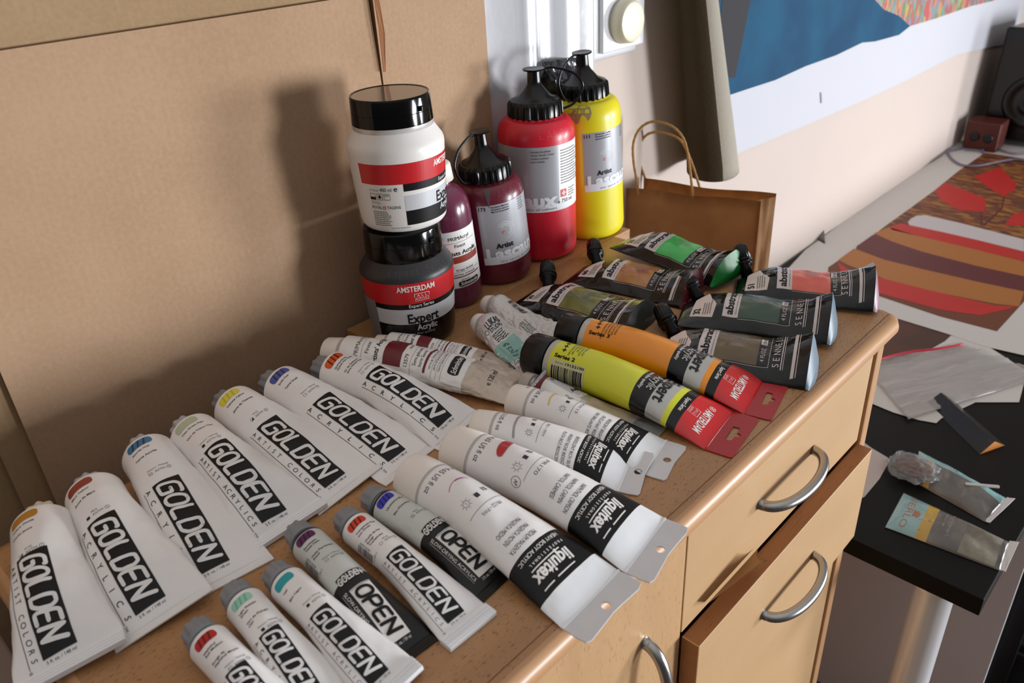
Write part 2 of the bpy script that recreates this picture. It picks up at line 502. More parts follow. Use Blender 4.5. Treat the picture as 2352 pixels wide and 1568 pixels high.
def tube_mesh(name, L, r, lab, parent, base='white_plastic', zones=None, neck=None, shoulder=.004, off=.00021, **kw):
    """zones=[(u_mm, material)...]: material from that station on"""
    P, rows, cols = tube_body(L, r, **kw)
    mats = [base]; bm = bmesh.new()
    zl = []
    for u, m in (zones or []):
        if m not in mats: mats.append(m)
        zl.append((u, mats.index(m)))
    def zone(i, j):
        mi = 0; uu = (rows[i]+rows[min(i+1, len(rows)-1)])/2
        for u, k in zl:
            if uu >= u: mi = k
        return mi
    # shoulder rings in front of row 0
    c = np.array([0, 0, P[0, :, 2].mean()]); pre = []
    for dx, k in (((-shoulder*1.0), .30), (-shoulder*.97, .62), (-shoulder*.75, .86), (-shoulder*.4, .96), (-shoulder*.12, .995)):
        R = c + (P[0, :-1]-c)*k; R[:, 0] = dx; pre.append(R)
    G = np.concatenate([np.array(pre), P[:, :-1]], 0)
    add_grid(bm, G, wrap=True, cap0=True, cap1=True, zone=lambda i, j: 0 if i < 5 else zone(i-5, j))
    S = Surf(P, rows, cols, lo=-PI*r*1000*.62, hi=PI*r*1000*.62)
    apply_label(bm, lab, S, mats, off=off)
    return finish(name, bm, mats, parent), P
def place_tube(t, x0, y0, x1, y1, z=0.0, pitch=0.0, roll=0.0, half=0.0):
    if roll: pitch = pitch - math.asin(half*abs(math.sin(roll))/math.hypot(x1-x0, y1-y0))
    t.location = (x0, y0, z); t.rotation_euler = (roll, pitch, math.atan2(y1-y0, x1-x0))

# ================================================================== THE ROOM
WALL = 0.745
FLOOR = -1.06
DESK = -0.361
mat('wall_paint', (204, 189, 180), .88, bump=(220, .12), vary=(3, .5, (198, 183, 176)))
mat('gloss_white_paint', (206, 205, 210), .25, coat=.2, bump=(30, .25), vary=(12, .3, (212, 210, 216)))
mat('floor_boards', (96, 82, 74), .6, vary=(12, .6, (70, 60, 54)))
bm = bmesh.new(); add_box(bm, -1.6, WALL, FLOOR, 3.9, WALL+.12, 1.5)
struct(finish('wall_back', bm, 'wall_paint', smooth=False))
bm = bmesh.new(); add_box(bm, 3.9, -1.0, FLOOR, 4.0, WALL+.12, 1.5)
struct(finish('wall_right', bm, 'wall_paint', smooth=False))
bm = bmesh.new(); add_box(bm, -1.6, -2.6, FLOOR-.05, 4.0, WALL+.12, FLOOR)
struct(finish('floor', bm, 'floor_boards', smooth=False))
# moulded door casing beside the cardboard
x0 = 0.575
prof = [(0, 0), (0, .016), (.190, .016), (.196, .022), (.212, .026), (.226, .022), (.232, .013), (.246, .011), (.262, .016), (.272, .024), (.286, .026), (.292, .018),
        (.298, .011), (.318, .013), (.330, .021), (.338, .021), (.345, .014), (.345, 0)]
bm = bmesh.new()
lo = [bm.verts.new((x0+a, WALL-b, FLOOR)) for a, b in prof]; hi = [bm.verts.new((x0+a, WALL-b, 1.45)) for a, b in prof]
for i in range(len(prof)-1): bm.faces.new((lo[i+1], lo[i], hi[i], hi[i+1]))
bm.faces.new(lo[::-1]); bm.faces.new(hi)
bmesh.ops.recalc_face_normals(bm, faces=bm.faces)
struct(smooth_angle(finish('trim_1', bm, 'gloss_white_paint'), 50))

# ================================================================== DRESSER
XL, XR, YF, YB = 0.030, 0.838, 0.235, 0.6215
dr = thing('dresser', 'beech veneer dresser with open drawer, covered with paint tubes and bottles', 'dresser', (0.44, 0.5, FLOOR))
def loc(parent, o):
    o.parent = parent; o.matrix_parent_inverse = parent.matrix_basis.inverted(); return o
bm = bmesh.new()
c = .016
pts = [(XL, YF), (XR-c*1.2, YF), (XR-c*.35, YF+c*.4), (XR, YF+c*1.4), (XR, YB), (XL, YB)]
add_slab(bm, pts, -.021, 0)
ed = [e for e in bm.edges if abs(e.verts[0].co.z-e.verts[1].co.z) < 1e-6 and e.calc_face_angle(0) > 1.0 and not (e.verts[0].co.y > YB-.001 and e.verts[1].co.y > YB-.001)]
bmesh.ops.bevel(bm, geom=ed, offset=.0095, segments=6, profile=.5, affect='EDGES')
for f in bm.faces:
    cc = f.calc_center_median()
    f.material_index = 1 if (cc.y < YF+.0105 or cc.x > XR-.0095 or cc.x < XL+.0095) else 0
top = loc(dr, smooth_angle(finish('top', bm, ['wood_top', 'wood_edge']), 30))
mat('seam_dark', (118, 78, 46), .7)
bm = bmesh.new()
YS = YF+.0145
add_box(bm, XL+.01, YS, -.0002, XR-.012, YS+.0009, .00012)
loc(dr, finish('edge_joint', bm, 'seam_dark', smooth=False))
FY = 0.2465      # plane of the drawer fronts
bm = bmesh.new()
add_box(bm, XL+.01, FY-.002, FLOOR+.0, XL+.030, YB-.01, -.021)
loc(dr, finish('side_panel', bm, 'wood_door', smooth=False))
bm = bmesh.new()
add_box(bm, XR-.0435, FY-.003, FLOOR+.0, XR-.0255, YB-.01, -.021, bev=.0025)
loc(dr, finish('side_panel', bm, 'wood_edge', smooth=False))
bm = bmesh.new(); add_box(bm, .412, FY+.022, FLOOR, .428, YB-.02, -.021); loc(dr, finish('divider', bm, 'wood_inner', smooth=False))
bm = bmesh.new(); add_box(bm, XL+.03, YB-.018, FLOOR, XR-.045, YB-.012, -.021); loc(dr, finish('back_panel', bm, 'wood_inner', smooth=False))
bm = bmesh.new(); add_box(bm, XL+.03, FY+.02, FLOOR+.02, XR-.045, YB-.02, FLOOR+.04); loc(dr, finish('bottom_panel', bm, 'wood_inner', smooth=False))
# narrow wooden box filling the gap to the wall behind the right half of the dresser
t_ = thing('wooden_box', 'narrow wooden box behind the dresser, level with its top, carrying the jars and bottles', 'box', (.6, .66, FLOOR))
bm = bmesh.new(); add_box(bm, .434, .6235, FLOOR+.001, .862, .6985, -.0185); loc_ = finish('box_body', bm, 'wood_inner', smooth=False)
loc_.parent = t_; loc_.matrix_parent_inverse = t_.matrix_basis.inverted()
bm = bmesh.new(); add_box(bm, .432, .6225, -.0183, .864, .6992, 0, bev=.0006); loc_ = finish('lid_board', bm, 'wood_top', smooth=False)
loc_.parent = t_; loc_.matrix_parent_inverse = t_.matrix_basis.inverted()
def handle(parent, p, q, out, rad=.0051):
    """bow handle between mounting points p and q, bulging towards -y"""
    bm = bmesh.new(); P = []; n = 26; p = Vector(p); q = Vector(q)
    for i in range(n+1):
        a = PI*i/n; t = (1-math.cos(a))/2
        P.append(p.lerp(q, t) + Vector((0, -out*max(0.0, math.sin(a))**.85, 0)))
    rr = [rad*(1.06 if i in (0, n) else 1.0) for i in range(n+1)]
    add_tube(bm, P, rr, seg=14)
    o = finish('handle', bm, 'steel', parent); return o
# left cupboard door
bm = bmesh.new(); add_box(bm, XL+.012, FY, FLOOR+.05, .4285, FY+.019, -.0235, bev=.0012)
door = loc(dr, finish('door', bm, 'wood_door', smooth=False))
handle(door, (0.373, FY, -.108), (0.373, FY, -.216), .0255)
def drawer(z0, z1, fy, hz, hx0, hx1):
    bm = bmesh.new(); add_box(bm, .4300, fy, z0, XR-.0465, fy+.0175, z1, bev=.0009, mi=0)
    for f in bm.faces:
        if abs(f.normal.y) < .9 and f.calc_area() > 1e-4: f.material_index = 1
    f = loc(dr, finish('drawer', bm, ['wood_front', 'wood_inner'], smooth=False))
    bm = bmesh.new(); y1 = fy+.34
    add_box(bm, .440, fy+.0175, z0+.015, .452, y1, z1-.030); add_box(bm, XR-.066, fy+.0175, z0+.015, XR-.054, y1, z1-.030)
    add_box(bm, .452, y1-.012, z0+.015, XR-.066, y1, z1-.030); add_box(bm, .452, fy+.0175, z0+.015, XR-.066, y1-.012, z0+.022)
    finish('drawer_box', bm, 'wood_inner', f, smooth=False)
    if hx0: handle(f, (hx0, fy, hz), (hx1, fy, hz), .0255)
    return f
drawer(-.1480, -.0225, FY, -.085, .5545, .6615)
drawer(-.2830, -.1515, FY-.0180, -.217, .5545, .6615)
drawer(-.6600, -.2865, FY, -.560, .5545, .6615)

# ================================================================== CARDBOARD SHEETS behind the paints
def sheet(name, foot, z0, z1, label, m='cardboard', thick=.0042, right_cut=None):
    """upright corrugated sheet following the foot line; z1 = height (number or function of x)"""
    fp = spline([(a, b, 0) for a, b in foot], 14)
    bm = bmesh.new(); n = len(fp); nz = 12; G = []
    for side in (0, 1):
        rows = []
        for i, p in enumerate(fp):
            a = Vector(fp[max(i-1, 0)]); b = Vector(fp[min(i+1, n-1)]); t = (b-a).normalized(); nr = Vector((t.y, -t.x, 0))
            zt = z1(p[0]) if callable(z1) else z1
            col = []
            for k in range(nz+1):
                z = z0 + (zt-z0)*k/nz
                x = p[0]
                if right_cut and i == n-1: x += right_cut(z)
                col.append(bm.verts.new((x + nr.x*-thick*side, p[1] + nr.y*-thick*side, z)))
            rows.append(col)
        G.append(rows)
    def quad(a, b, c, d, mi):
        f = bm.faces.new((a, b, c, d)); f.material_index = mi
    for i in range(n-1):
        for k in range(nz):
            quad(G[0][i][k], G[0][i+1][k], G[0][i+1][k+1], G[0][i][k+1], 0)
            quad(G[1][i][k], G[1][i][k+1], G[1][i+1][k+1], G[1][i+1][k], 0)
        quad(G[0][i][nz], G[0][i+1][nz], G[1][i+1][nz], G[1][i][nz], 1)
        quad(G[0][i][0], G[1][i][0], G[1][i+1][0], G[0][i+1][0], 1)
    for i, fl in ((0, 0), (n-1, 1)):
        for k in range(nz):
            q = (G[0][i][k], G[0][i][k+1], G[1][i][k+1], G[1][i][k])
            quad(*(q if not fl else q[::-1]), 1)
    return bm
card = thing('cardboard_sheet', 'large tan corrugated cardboard sheet leaning right behind the jars, torn at its fold', 'cardboard', (.30, .705, FLOOR))
bm = sheet('front_panel', [(.1050, .7035), (.165, .7040), (.30, .7050), (.42, .7065), (.535, .7110)], FLOOR+.001, .338, '', right_cut=lambda z: (-.0045*max(0, (z-.24)/.1)))
loc(card, smooth_angle(finish('main_panel', bm, ['cardboard', 'cardboard_edge']), 40))
bm = sheet('side_panel', [(.5365, .7112), (.60, .7165), (.7065, .7235)], FLOOR+.001, .43, '')
loc(card, smooth_angle(finish('folded_panel', bm, ['cardboard', 'cardboard_edge']), 40))
bm = bmesh.new()   # torn liner at the fold
pts = [(.5345, .262), (.5375, .262), (.5402, .30), (.5385, .332), (.5350, .352), (.5320, .345), (.5335, .315)]
vs = [bm.verts.new((a, .7062-.003*math.sin((b-.262)*30), b)) for a, b in pts]; bm.faces.new(vs)
r = bmesh.ops.extrude_face_region(bm, geom=bm.faces[:]); bmesh.ops.translate(bm, vec=(0, -.0006, 0), verts=[g for g in r['geom'] if isinstance(g, bmesh.types.BMVert)])
bmesh.ops.recalc_face_normals(bm, faces=bm.faces)
mat('torn_liner', (150, 98, 62), .9)
loc(card, finish('torn_edge', bm, 'torn_liner', smooth=False))
bm = sheet('b', [(.0815, .7095), (.16, .7100), (.30, .7110), (.42, .7130), (.56, .7190), (.700, .7285)], FLOOR+.001, .60, '')
tag(smooth_angle(finish('cardboard_sheet', bm, ['cardboard_back', 'cardboard_edge']), 40), 'taller olive tan cardboard sheet showing above the front sheet', 'cardboard')
bm = sheet('c', [(.0450, .7160), (.16, .7165), (.30, .7175), (.40, .7190), (.50, .7220)], FLOOR+.001, .50, '')
tag(smooth_angle(finish('cardboard_sheet', bm, ['cardboard_back', 'cardboard_edge']), 40), 'cardboard sheet third in the pack, narrow strip showing at the left edge of the photo', 'cardboard')
bm = sheet('d', [(-.30, .7260), (.05, .7250), (.16, .7245), (.30, .7250), (.36, .7260)], FLOOR+.001, .46, '')
tag(smooth_angle(finish('cardboard_sheet', bm, ['cardboard', 'cardboard_edge']), 40), 'shaded rearmost cardboard sheet in the bottom left corner behind the dresser end', 'cardboard')

# ================================================================== PAINT TUBES
def swatch(lab, u0, u1, v0, v1, color, name, stripes):
    m = 'paint_' + name.replace(' ', '_').lower()
    mat(m, color, .35)
    lab.rrect(u0, v0, u1, v1, (u1-u0)*.38, m, 1)
    if stripes:
        md = m + '_dark'; mat(md, tuple(int(c*stripes) for c in color), .4)
        w = v1-v0
        for k in (.30, .52, .74):
            v = v0 + w*k
            lab.poly([(u0+.3, v-w*.01), (u0+.3, v+w*.055), (u1-.4, v-w*.045), (u1-.4, v-w*.11)], md, 2)
def astm(lab, u, v, ml, mark, pig=None, f=1.0):
    if pig: lab.text(pig, u-3.4*f, v, 1.7*f, ml, ang=90)
    lab.text('ASTM', u, v, 2.1*f, ml, ang=90, w=8*f)
    lab.ring(u-1.0*f, v+11*f, 1.5*f, .35*f, ml); lab.text('I', u-.1*f, v+10.9*f, 1.8*f, ml, ang=90)
    if mark == 'full': lab.rect(u-2.6*f, v-5*f, u, v-2.2*f, 'ink_black')
    else:
        lab.stroke([(u-2.6*f, v-5*f), (u, v-5*f), (u, v-2.2*f), (u-2.6*f, v-2.2*f), (u-2.6*f, v-5*f)], .28*f, 'ink_grey')
        if mark == 'half': lab.poly([(u, v-5*f), (u, v-2.2*f), (u-2.6*f, v-2.2*f)], 'ink_black')
        if mark == 'slash': lab.line(u-2.6*f, v-5*f, u, v-2.2*f, .25*f, 'ink_grey')
def lobed_cap(parent, r, m, x=-.004, R=.0118, Lc=.0145, lobes=9):
    bm = bmesh.new()
    M = Matrix.Translation((0, 0, r))
    add_lathe(bm, [(x+.004, .0072), (x-.0015, .0072)], 24, 'X', 0, M=M)
    prof = [(x-.0010, R*.96), (x-.0020, R*1.0), (x-.0034, R*1.02), (x-.0038, R*.95), (x-Lc*.86, R*.86), (x-Lc*.97, R*.80), (x-Lc, R*.70), (x-Lc+.0006, R*.55)]
    add_lathe(bm, prof, 72, 'X', 0, M=M, mod=lambda th, i: 1.0 if i < 4 else 1+.075*math.cos(lobes*th))
    return smooth_angle(finish('cap', bm, m, parent), 40)
mat('white_gloss', (240, 242, 246), .2, coat=.3)
def crimp(parent, L, half, m, ln=.006, z=.0010, th=.0013, raised=0.0):
    bm = bmesh.new()
    add_box(bm, L-.0006, -half, z-th*.6, L+ln, half, z+th*.6, bev=.0004)
    for k in range(3): add_box(bm, L+ln*(.2+.25*k), -half*.99, z+th*.5, L+ln*(.3+.25*k), half*.99, z+th*.72)
    o = finish('crimped_end', bm, m, parent, smooth=False)
    if raised: o.rotation_euler.y = -raised; 
    return o
def golden(x0, y0, x1, y1, r, label, color, l1, l2, mark, pig, series, stripes=.45, cap='cap_grey', big=True, black=False, roll=0.0, codes=True, fold=False, **kw):
    t = thing('paint_tube', label, 'paint tube')
    r = min(r, .0218) if big else min(r, .0132)
    L = math.hypot(x1-x0, y1-y0) - .006
    t['group'] = GB if big else 'small paint tubes in the front rows'
    place_tube(t, x0, y0, x1, y1, roll=roll, half=r*1.5)
    Lm = L*1000; f = Lm/141 if big else Lm/112*.80
    lab = Label(); ink = 'ink_black'
    if big: U = dict(sw=(2.4, 12.0), n=(17.5, 26.5), a=48, l0=.375*Lm, l1=.935*Lm, v0=-14, h=21.5, sv=(-17, 5))
    else: U = dict(sw=(2.0, 9.4), n=(14.5, 22.5), a=38.0, l0=.40*Lm, l1=.93*Lm, v0=-9.5, h=14.5, sv=(-12, 4))
    if black: U.update(l0=.56*Lm)
    swatch(lab, U['sw'][0], U['sw'][1], U['sv'][0], U['sv'][1], color, '_'.join(l1).lower()+('_open' if black else ''), stripes)
    k = 1 if big else .82; vv = U['sv'][0]+1.5
    for i, s in enumerate(l1): lab.text(s, U['n'][0]+i*3.3*k, vv, 2.15*k, ink, ang=90, bold=.012)
    e = len(l1)-1
    for i, s in enumerate(l2): lab.text(s, U['n'][1]+(e+i)*3.3*k, vv, 2.15*k, ink, ang=90, bold=.012)
    e += len(l2)-1
    if pig is None: lab.text('Mixture / Mélange', U['a']-4.4*k, vv+4, 1.6*k, 'ink_grey', ang=90)
    astm(lab, U['a'], vv+9, 'ink_grey', mark, pig, k)
    l0, l1_ = U['l0'], U['l1']; v0, h = U['v0'], U['h']; LL = l1_-l0
    mt = 'ink_black'
    if not black:
        lab.rect(l0, v0, l1_, v0+h, mt, 2)
        lab.logo('GOLDEN', l0, v0, LL, h, 'white_plastic', slant=.24, sw=.125, layer=4)
        q = h/21.5
        lab.line(l0-1, v0-8.6*q, l1_+1.5, v0-8.6*q, .42*q, 'ink_black', 1)
        if series == 'ACRYLICS':
            for i, ch in enumerate(series): lab.text(ch, l0+1+i*(LL-3)/7, v0-6.8*q, 4.1*q, 'ink_black', align='c', bold=.008, shear=.1)
        else:
            n = len(series)
            for i, ch in enumerate(series):
                if ch != ' ': lab.text(ch, l0+1.5+i*(LL-4)/(n-1), v0-6.6*q, 3.7*q, 'ink_black' if big else 'ink_grey', align='c', shear=.12)
        lab.text('TM' if big and 'COLORS' not in series else '®', l1_+2.2, v0-9.6*q, 1.9*q, 'ink_black')
        lab.text('5 fl. oz. / 148 ml' if big else '2 fl. oz. / 59 ml', l1_+3.2*q, v0+1.5, 1.9*q, ink, ang=90, w=(h*.86))
        zones = None; base = 'white_plastic'
    else:
        zones = [(Lm*.475, 'black_tube')]; base = 'label_silverwhite'; mat(base, (204, 208, 204), .4)
        v0, h = -7, 15.5; l1_ = Lm*.93; LL = l1_-l0
        lab.rect(l0, v0, l1_, v0+h, 'ink_white', 2)
        lab.rect(l0+.7, v0+.7, l0+1.0, v0+h-.7, 'ink_black', 3)
        lab.logo('OPEN', l0+.3, v0+.4, LL-.6, h-.8, 'ink_black', slant=.10, sw=.15, layer=4)
        mat('gold_box', (30, 30, 34), .4)
        lab.rect(Lm*.452, v0-3, Lm*.475, v0+h+2, 'black_tube', 2)
        lab.text('GOLDEN', Lm*.452+6.4, v0-2.6, 5.0, 'ink_white', ang=90, w=h+3, bold=.03, layer=4, shear=.15)
        lab.text('SLOW-DRYING ACRYLICS', l0-1, v0-4.6, 2.5, 'ink_white', w=LL+1, layer=3)
        lab.line(l0-1, v0-5.8, l1_+1, v0-5.8, .3, 'ink_pale', 3)
        lab.text('2 fl. oz. / 59 ml', l1_+3.0, v0+1, 1.9, 'ink_white', ang=90, w=h*.85, layer=3)
    if not big and codes:
        lab.barcode(19, U['sv'][0]-9.5, 17, 6.5, 'ink_grey', seed=5)
        lab.text('38797 85385', 20, U['sv'][0]-2.4, 1.6, 'ink_grey', ang=0)
        lab.text('#1385-2', 39, U['sv'][0]-6.5, 1.5, 'ink_grey', ang=90)
    half = half_width(r, .0014)
    tube_mesh('body', L, r, lab, t, base=base, zones=zones, **kw)
    if black:
        bm = bmesh.new(); add_lathe(bm, [(-.0006, r*.9), (-.0012, r*.99), (.0006, r*1.008), (.0012, r*1.0)], 64, 'X', 0, M=Matrix.Translation((0, 0, r)), close=False)
        finish('shoulder_ring', bm, 'ink_navy', t)
    if fold: crimp(t, L-.004, half*1.0, 'white_gloss', ln=.0105, z=.0022, th=.0034)
    else: crimp(t, L, half, 'black_tube' if black else 'white_plastic')
    lobed_cap(t, r, cap, R=.0142 if big else .0114, Lc=(.0185 if big else .0155), lobes=9)
    return t
GL = 'large white paint tube with '
GB = 'large white acrylic tubes along the cardboard'
C1 = dict(crush=.0012, ridges=.35)
golden(*(0.0756, 0.5824, 0.0394, 0.4520, 0.0252), GL+'yellow ochre swatch and cream cap, leftmost on the dresser', (190, 128, 30), ['Yellow Oxide'], ['Oxyde Jaune'], 'half', 'PY42', 'ARTIST COLORS', stripes=None, cap='cap_cream', roll=.14, fold=True, seed=1, crush=.0013, p=2.2, dents=[(60, 16, .0022, 14), (95, 18, .0018, 12)], lo=1.0)
golden(*(0.1172, 0.5901, 0.0980, 0.4446, 0.0234), GL+'brick red swatch, second from the left end', (152, 60, 44), ['Mars Yellow'], ['Jaune de Mars'], 'full', 'PBr6', 'ACRYLICS', stripes=None, cap='cap_grey_clear', roll=.14, seed=2, p=1.8, **C1)
golden(*(0.1662, 0.6081, 0.1462, 0.4478, 0.0242), GL+'striped azure blue swatch, third from the left end', (44, 120, 170), ['Azurite Hue'], ['Teinte Azurite'], 'slash', None, 'ACRYLICS', stripes=.4, cap='cap_grey_clear', seed=3, p=1.5, **C1)
golden(*(0.2069, 0.6053, 0.2049, 0.4595, 0.0227), GL+'pale grey green swatch and a shiny crumpled end', (188, 198, 168), ['Titan Green Pale'], ['Vert de Titane Clair'], 'full', None, 'ARTIST ACRYLICS', stripes=None, cap='cap_grey_clear', roll=.05, fold=True, seed=4, p=2.6, crush=.0014, dents=[(125, 5, .002, 9)])
golden(*(0.2544, 0.6171, 0.2636, 0.4602, 0.0223), GL+'pale yellow swatch, wide flattened end over bare wood', (228, 218, 70), ['Titanate Yellow'], ['Jaune de Titanate'], 'half', 'PY53', 'ARTIST COLORS', stripes=.88, roll=.08, seed=5, p=1.35, crush=.0014, dents=[(70, -4, .002, 12)])
golden(*(0.2998, 0.6136, 0.3201, 0.4491, 0.0223), GL+'striped smalt blue swatch, between the yellow and orange swatch tubes', (70, 86, 170), ['Smalt Hue'], ['Teinte Smalt'], 'open', None, 'ACRYLICS', stripes=.4, seed=6, p=1.4, **C1)
golden(*(0.3492, 0.5986, 0.3794, 0.4532, 0.0212), GL+'striped orange swatch, lying against the foil ended tube', (226, 84, 30), ['Quinacridone', 'Nickel Azo Gold'], ['Or de Quinacri-', 'done Nickel Azo'], 'open', None, 'ACRYLICS', stripes=.3, seed=7, p=2.6, crush=.0014, dents=[(100, -6, .0022, 10)])
golden(*(0.1061, 0.3958, 0.1085, 0.2957, 0.0139), 'small white paint tube with striped bright red swatch, cut off by the bottom edge', (190, 24, 38), ['Naphthol', 'Red Medium'], ['Rouge de', 'Naphthol Moyen'], 'slash', None, 'ARTIST ACRYLICS', stripes=.45, big=False, codes=False, seed=8, p=2.2, crush=.0005)
golden(*(0.1381, 0.4065, 0.1315, 0.3029, 0.0140), 'small white paint tube with striped mint green swatch, at the bottom edge', (150, 214, 190), ['Light Phthalo', 'Green'], ['Vert de Phthalo', 'Clair'], 'full', None, 'ACRYLICS', stripes=.84, big=False, codes=False, seed=9, p=2.2, crush=.0005)
golden(*(0.1691, 0.4003, 0.1675, 0.2842, 0.0138), 'small white paint tube with plain teal swatch', (28, 160, 170), ['Teal'], ['Bleu Lagon'], 'full', None, 'ARTIST ACRYLICS', stripes=None, big=False, codes=False, roll=.12, fold=True, seed=10, p=2.2, crush=.0006)
golden(*(0.1998, 0.4247, 0.1912, 0.2979, 0.0146), 'small black ended slow drying paint tube with striped dark violet swatch', (88, 26, 92), ['Permanent', 'Violet Dark'], ['Violet Permanent', 'Foncé'], 'open', None, '', stripes=.3, big=False, black=True, seed=11, p=2.4, crush=.0004)
golden(*(0.2330, 0.4090, 0.2301, 0.2833, 0.0146), 'small white paint tube with striped rust red swatch, between the two black ended tubes', (214, 62, 40), ['Transparent Red', 'Iron Oxide'], ['Oxyde de Fer', 'Rouge', 'Transparent'], 'open', 'PR101', 'ARTIST ACRYLICS', stripes=.3, big=False, fold=True, seed=12, p=2.4, crush=.0005)
golden(*(0.2626, 0.4136, 0.2704, 0.2980, 0.0141), 'small black ended slow drying paint tube with striped ultramarine blue swatch', (40, 48, 190), ['Ultramarine Blue'], ["Bleu d'Outremer"], 'slash', 'PB29', '', stripes=.3, big=False, black=True, seed=13, p=2.4, crush=.0008, codes=False)

def liquitex(x0, y0, x1, y1, r, label, names, pig, oz, sw, series='S1', ap=False, big=True, tabx=.020, roll=0.0, **kw):
    r = min(r, .0208 if big else .0166)
    t = thing('paint_tube', label, 'paint tube')
    ang = math.atan2(y1-y0, x1-x0); s0 = .008 if big else .004
    x0 += s0*math.cos(ang); y0 += s0*math.sin(ang)
    L = math.hypot(x1-x0, y1-y0); place_tube(t, x0, y0, x1, y1, roll=roll, half=r*1.5)
    t['group'] = 'white capped tubes with black bands'
    Lm = L*1000; k = Lm/148; kv = r/.021
    lab = Label(); V0 = 10*kv
    T = lambda s, u, v, h, m, **a: lab.text(s, u*k, v*kv, h*k, m, ang=-90, **a)
    T('138 ml ℮ 4.65 US fl oz' if big else '59 ml ℮ 2 US fl oz', 6, 30, 4.8, 'ink_navy', w=(50 if big else 46)*kv)
    sw(lab, k, kv)
    T(series, 41, 12, 3.8, 'ink_navy', bold=.03)
    lab.rect(43*k, -2*kv, 47*k, 2*kv, 'ink_navy') if series != 'half' else None
    lab.ring(44*k, -11*kv, 2.6*k, .35, 'ink_grey')
    for a in range(8): lab.line(44*k+3.2*k*math.cos(a*PI/4), -11*kv+3.2*k*math.sin(a*PI/4), 44*k+4.6*k*math.cos(a*PI/4), -11*kv+4.6*k*math.sin(a*PI/4), .35, 'ink_grey')
    T('I', 42.7, -10.6, 2.4, 'ink_grey')
    lab.line(54*k, -19*kv, 54*k, 18*kv, .35, 'ink_grey')
    T(pig, 58, 10, 3.0, 'ink_grey', w=20*kv)
    if ap:
        lab.ring(48*k, -22*kv, 4.2*k, .45, 'ink_grey'); T('AP', 46.5, -20.2, 3.2, 'ink_grey', w=4.5*kv, bold=.02)
    for i, s in enumerate(names): T(s, 91-7.0*i, 8, 3.5, 'ink_grey' if False else 'ink_black', w=len(s)*1.95*kv)
    T('HEAVY BODY ACRYLIC', 101, 20, 2.9, 'ink_white', w=42*kv, bold=.01)
    for i, ch in enumerate('PROFESSIONAL'): T(ch, 107.2, 18-i*3.1, 1.9, 'ink_white', align='c', bold=.02)
    # script wordmark between its two rules
    T('liquitex', 113.4, 16, 8.6, 'ink_white', w=38*kv, bold=.03, shear=.12)
    lab.line(111.3*k, 11*kv, 111.3*k, -19*kv, .9*k, 'ink_white'); lab.line(124.8*k, 12*kv, 124.8*k, -7*kv, .9*k, 'ink_white')
    lab.line(124.8*k, -11*kv, 124.8*k, -22*kv, .9*k, 'ink_white')
    half = half_width(r, .0014)
    tube_mesh('body', L, r, lab, t, base='white_plastic', zones=[(98*k, 'ink_black'), (129.5*k, 'white_gloss')], **kw)
    bm = bmesh.new()
    Lc = .0285 if big else .021
    prof = [(-.0012, r*.9), (-.0014, r*1.0), (-.002, r*1.012), (-Lc+.003, r*.965), (-Lc+.001, r*.95), (-Lc, r*.90), (-Lc, r*.5)]
    add_lathe(bm, prof, 64, 'X', 0, M=Matrix.Translation((0, 0, r)))
    smooth_angle(finish('cap', bm, 'cap_white', t), 40)
    bm = bmesh.new(); add_lathe(bm, [(-.0014, r*.9), (-.0008, r*1.006), (.0012, r*1.008), (.0016, r*.995)], 64, 'X', 0, M=Matrix.Translation((0, 0, r)), close=False)
    finish('collar', bm, 'seam_grey', t)
    bm = bmesh.new(); h = half; w = tabx
    pts = [(L, -h*.99), (L, h*.99), (L+w*.55, h*1.0), (L+w*.93, h*.97), (L+w, h*.80), (L+w*.93, h*.3), (L+w*.9, 0), (L+w*.95, -h*.4), (L+w, -h*.85), (L+w*.92, -h*.98), (L+w*.5, -h*1.0)]
    hc = (L+w*.55, h*.02); hole = [(hc[0]+.0034*math.cos(2*PI*a/20), hc[1]+.0034*math.sin(2*PI*a/20)) for a in range(20)]
    add_slab(bm, pts, .0004, .0015, holes=[hole])
    finish('hang_tab', bm, 'tab_grey', t, smooth=False)
    bm = bmesh.new(); add_box(bm, L-.0012, -h, .0002, L+.0008, h, .0022, bev=.0003); finish('weld_seam', bm, 'white_gloss', t, smooth=False)
    return t
mat('daub_magenta', (196, 40, 140), .4); mat('daub_crimson', (190, 22, 34), .25, coat=.4); mat('daub_gold', (226, 200, 128), .4); mat('daub_silver', (168, 164, 164), .3, metal=.4)
def sw_mag(l, k, kv): 
    pts = [(20+6*math.sin(a*.16)-a*.02, 10-a*1.1) for a in range(0, 20)]
    pts = [(23.0+ (i-9)**2*.045, 10-i*1.15) for i in range(19)]
    l.stroke([(a*k, b*kv) for a, b in pts], .55, 'daub_magenta', 1); l.stroke([(a*k+.2, b*kv) for a, b in pts[3:10]], 1.3, 'daub_magenta', 1)
def sw_crim(l, k, kv):
    l.stroke([(a*k, b*kv) for a, b in [(23, 11), (22, 6), (22.5, 1), (24, -4), (26, -7)]], 5.6*k, 'daub_crimson', 3); l.stroke([(a*k, b*kv) for a, b in [(24, 12), (25.5, 3), (26.5, -5)]], 4.4*k, 'daub_crimson', 3)
def sw_gold(l, k, kv): l.stroke([(a*k, b*kv) for a, b in [(26, 13), (24.5, 5), (25, -4), (27, -12)]], 2.3*k, 'daub_gold', 1)
def sw_silv(l, k, kv): l.stroke([(a*k, b*kv) for a, b in [(27, 16), (25.5, 5), (26, -8), (28, -20)]], 2.8*k, 'daub_silver', 1)
LW = 'white capped paint tube with black band, '
